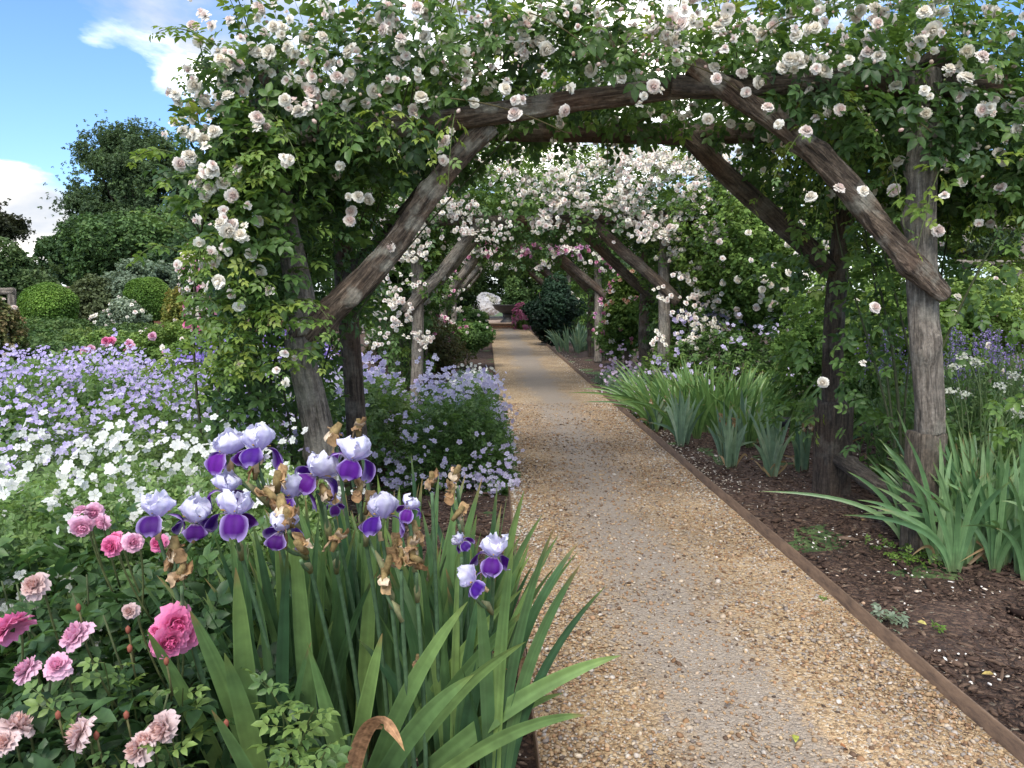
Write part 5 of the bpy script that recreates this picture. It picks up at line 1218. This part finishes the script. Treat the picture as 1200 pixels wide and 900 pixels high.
# ---- end of the path
t = thing('brick_step', 'low red brick edging step across the end of the path', 'step', (.75, PEND+.1, 0))
g = Geo(); boxgeo(g, -.35, 1.9, PEND+.02, PEND+.5, 0, .16); part('riser', g, M_brick, t)
g = Geo(); boxgeo(g, -.4, 1.95, PEND-.02, PEND+.55, .163, .21, (.42, .30, .22)); part('capping', g, M_stone, t)
M_pave = ground_mat('paving', [(0, (.30, .22, .18)), (.5, (.38, .29, .24)), (1, (.44, .35, .29))], 6, .3, 10)
sheet('paving', -1.5, 3, PEND+.56, PEND+9, .17, M_pave, 2, 2)
t = thing('garden_bowl', 'dark shallow bowl on a stout foot at the end of the path', 'planter', (at(596, 372, 28)[0], 28, .17))
M_bowl = plant_mat('dark_iron', .55, 0, .4, .3, 8)
def lathe(g, prof, c, seg=28, col=(.03, .03, .032)):
    P = np.array(prof); a = np.arange(seg)/seg*6.2832; V = np.stack([P[:, 0, None]*np.cos(a)+c[0], P[:, 0, None]*np.sin(a)+c[1], np.repeat(P[:, 1, None], seg, 1)+c[2]], -1).reshape(-1, 3)
    n = len(P); i = np.arange(n-1)[:, None]*seg; j = np.arange(seg)[None]; j2 = (j+1) % seg; q = np.stack([i+j, i+j2, i+seg+j2, i+seg+j], -1).reshape(-1, 4); g.add(V, np.concatenate([q[:, [0, 1, 2]], q[:, [0, 2, 3]]]), col)
c = np.array(t.location)
g = Geo(); lathe(g, [(.0, .32), (.12, .31), (.3, .36), (.5, .5), (.6, .66), (.62, .66), (.57, .6), (.4, .48), (0, .44)], c); part('bowl', g, M_bowl, t, smooth=True)
g = Geo(); lathe(g, [(.3, 0), (.3, .06), (.2, .12), (.17, .24), (.24, .33), (0, .34)], c); part('foot', g, M_bowl, t, smooth=True)
shrub('white_shrub', 'bright white mounded flowering shrub framed at the end of the path', 'shrub', 572, 357, 28, 24, 31, 1500, .14, [(.45, .50, .38), (.8, .8, .76), (.85, .85, .82)], seed=66, lump=.12, fl=[small_flower_tpl(5, .3, w=.5)], nfl=420, flsize=.085)

# ---- small things
def weed(label, px, py, r, n, cols, s=.03):
    b = ground(px, py); t = thing('seedling', label, 'small plant', (b[0], b[1], 0), 'seedlings in the mulch'); g = Geo()
    q = np.stack([b[0]+rng.normal(0, r, n), b[1]+rng.normal(0, r, n), rng.uniform(.012, .05, n)], 1); leaf_cloud(g, q, norm(q-b+[0, 0, .02]), s, cols, T_comp, .7, .1); part('leaves', g, M_leaf, t)
weed('low mat of small green seedlings in front of the near right post', 1068, 655, .07, 90, BRT, .04)
weed('grey green feathery seedling in the mulch by the edging', 1040, 737, .022, 24, SLV, .045)
weed('tiny yellow green seedling at lower right in the mulch', 1095, 745, .01, 7, BRT, .03)
weed('leafy weed at the foot of the dark square stub', 1030, 562, .08, 60, BRT, .07)
weed('small seedling growing tight against the steel edging', 967, 710, .008, 6, BRT, .028)
g = Geo()
for (px, py, c) in ((932, 861, (.35, .38, .08)), (984, 873, (.35, .16, .07)), (1075, 728, (.5, .45, .15)), (852, 825, (.4, .22, .1)), (1165, 790, (.45, .35, .12)), (700, 760, (.35, .2, .1)), (1010, 610, (.45, .3, .15))):
    b = ground(px, py, .04); g.scatter(T_leaf, b[None], frames(norm(rng.normal(size=(1, 3))*[1, 1, .1]), np.array([[0, 0, 1.]])+rng.normal(0, .2, (1, 3))), .035, np.array([c]))
o = part('fallen_leaves', g, M_dry, None, kind='stuff'); tag(o, 'a few yellow and brown fallen leaves lying on gravel and mulch', 'fallen leaves')
b = at(917, 478, 6.0); t = thing('plant_label', 'small black plant label on a stake in the right bed', 'plant label', (b[0], 6.0, 0))
g = Geo(); tube(g, [(b[0], 6.0, 0), (b[0], 6.0, .2)], .004, 6, (.03, .03, .03)); part('stake', g, M_bowl, t)
g = Geo(); boxgeo(g, b[0]-.06, b[0]+.06, 5.985, 5.99, .18, .26, (.03, .03, .035)); part('plate', g, M_bowl, t)

# ================================================================== LIGHT, SKY, CAMERA
SUN_EL, SUN_AZ = math.radians(50), math.radians(198)   # high, from behind
w = bpy.data.worlds.new('World'); scene.world = w; w.use_nodes = True; nt = w.node_tree; N, L = nt.nodes, nt.links; N.clear()
out = N.new('ShaderNodeOutputWorld'); sky = N.new('ShaderNodeTexSky'); sky.sky_type = 'NISHITA'; sky.sun_disc = False; sky.sun_elevation = SUN_EL; sky.sun_rotation = SUN_AZ
sky.air_density = 1.0; sky.dust_density = .6; sky.ozone_density = 1.5
hs = N.new('ShaderNodeVectorMath'); hs.operation = 'MULTIPLY'; hs.inputs[1].default_value = (1.05, 1.35, 1.85); L.new(sky.outputs[0], hs.inputs[0])
bg = N.new('ShaderNodeBackground'); bg.inputs[1].default_value = .15; L.new(hs.outputs[0], bg.inputs[0])
tc = N.new('ShaderNodeTexCoord')
mp = N.new('ShaderNodeMapping'); mp.inputs['Scale'].default_value = (1, 1, 2.2); L.new(tc.outputs['Generated'], mp.inputs[0])
n1 = N.new('ShaderNodeTexNoise'); n1.inputs['Scale'].default_value = 5.5; n1.inputs['Detail'].default_value = 9; n1.inputs['Roughness'].default_value = .56; n1.inputs['Distortion'].default_value = .25; L.new(mp.outputs[0], n1.inputs['Vector'])
def bump_dir(px, py, rad, amp):
    d = Fv+(px-600)/FPX*Rv+(450-py)/FPX*Uv; d = d/np.linalg.norm(d)
    vs = N.new('ShaderNodeVectorMath'); vs.operation = 'DISTANCE'; L.new(tc.outputs['Generated'], vs.inputs[0]); vs.inputs[1].default_value = tuple(d)
    mr = N.new('ShaderNodeMapRange'); mr.interpolation_type = 'SMOOTHSTEP'; mr.inputs['From Min'].default_value = 0; mr.inputs['From Max'].default_value = rad; mr.inputs['To Min'].default_value = amp; mr.inputs['To Max'].default_value = 0; L.new(vs.outputs['Value'], mr.inputs['Value']); return mr.outputs[0]
s = n1.outputs['Fac']
for a in ((12, 232, .085, .34), (60, 290, .10, .30), (165, 5, .12, .16), (215, 60, .16, .14), (650, 100, .46, .30), (1000, 40, .2, .1), (110, 55, .05, .06), (70, 110, .26, -.24), (1180, 60, .2, -.2)):
    ad = N.new('ShaderNodeMath'); L.new(s, ad.inputs[0]); L.new(bump_dir(*a), ad.inputs[1]); s = ad.outputs[0]
for dv, rad_, amp in (((0, 0, 1), .9, .28), ((0, -.8, .6), 1.0, .25), ((.8, .1, .55), .7, .2)):   # unseen cloud added outside the view, overhead and behind, for softer fill light
    vs = N.new('ShaderNodeVectorMath'); vs.operation = 'DISTANCE'; L.new(tc.outputs['Generated'], vs.inputs[0]); vs.inputs[1].default_value = dv
    mr = N.new('ShaderNodeMapRange'); mr.interpolation_type = 'SMOOTHSTEP'; mr.inputs['From Max'].default_value = rad_; mr.inputs['To Min'].default_value = amp; mr.inputs['To Max'].default_value = 0; L.new(vs.outputs['Value'], mr.inputs['Value'])
    ad = N.new('ShaderNodeMath'); L.new(s, ad.inputs[0]); L.new(mr.outputs[0], ad.inputs[1]); s = ad.outputs[0]
r = ramp(N, L, s, [(.44, (0, 0, 0)), (.56, (.28, .28, .28)), (.76, (1, 1, 1))])
n2 = N.new('ShaderNodeTexNoise'); n2.inputs['Scale'].default_value = 8; n2.inputs['Detail'].default_value = 6; L.new(mp.outputs[0], n2.inputs['Vector'])
rc = ramp(N, L, n2.outputs['Fac'], [(.34, (.16, .175, .20)), (.47, (.225, .225, .225)), (.62, (1, .95, .865))])
bgc = N.new('ShaderNodeBackground'); bgc.inputs[1].default_value = 4.7; L.new(rc.outputs[0], bgc.inputs[0])
mx = N.new('ShaderNodeMixShader'); L.new(r.outputs[0], mx.inputs[0]); L.new(bg.outputs[0], mx.inputs[1]); L.new(bgc.outputs[0], mx.inputs[2]); L.new(mx.outputs[0], out.inputs[0])

ld = bpy.data.lights.new('sun', 'SUN'); ld.energy = 3.6; ld.angle = math.radians(26); ld.color = (1, .95, .87)
lo = bpy.data.objects.new('sun', ld); COL.objects.link(lo)
# direction TO the sun (Nishita: rotation measured clockwise from +Y)
sd = Vector((math.sin(SUN_AZ)*math.cos(SUN_EL), math.cos(SUN_AZ)*math.cos(SUN_EL), math.sin(SUN_EL)))
lo.rotation_euler = sd.to_track_quat('Z', 'Y').to_euler()

cd = bpy.data.cameras.new('camera'); co = bpy.data.objects.new('camera', cd); COL.objects.link(co); scene.camera = co
cd.sensor_fit = 'HORIZONTAL'; cd.sensor_width = 36; cd.lens = 36*FPX/1200; cd.clip_start = .05; cd.clip_end = 3000
co.matrix_world = Matrix(((Rv[0], Uv[0], -Fv[0], 0), (Rv[1], Uv[1], -Fv[1], 0), (Rv[2], Uv[2], -Fv[2], H), (0, 0, 0, 1)))
scene.view_settings.view_transform = 'Standard'; scene.view_settings.look = 'None'; scene.view_settings.exposure = 0; scene.view_settings.gamma = 1
scene.cycles.max_bounces = 6; scene.cycles.diffuse_bounces = 3; scene.cycles.transmission_bounces = 3; scene.cycles.transparent_max_bounces = 4
scene.cycles.use_denoising = True
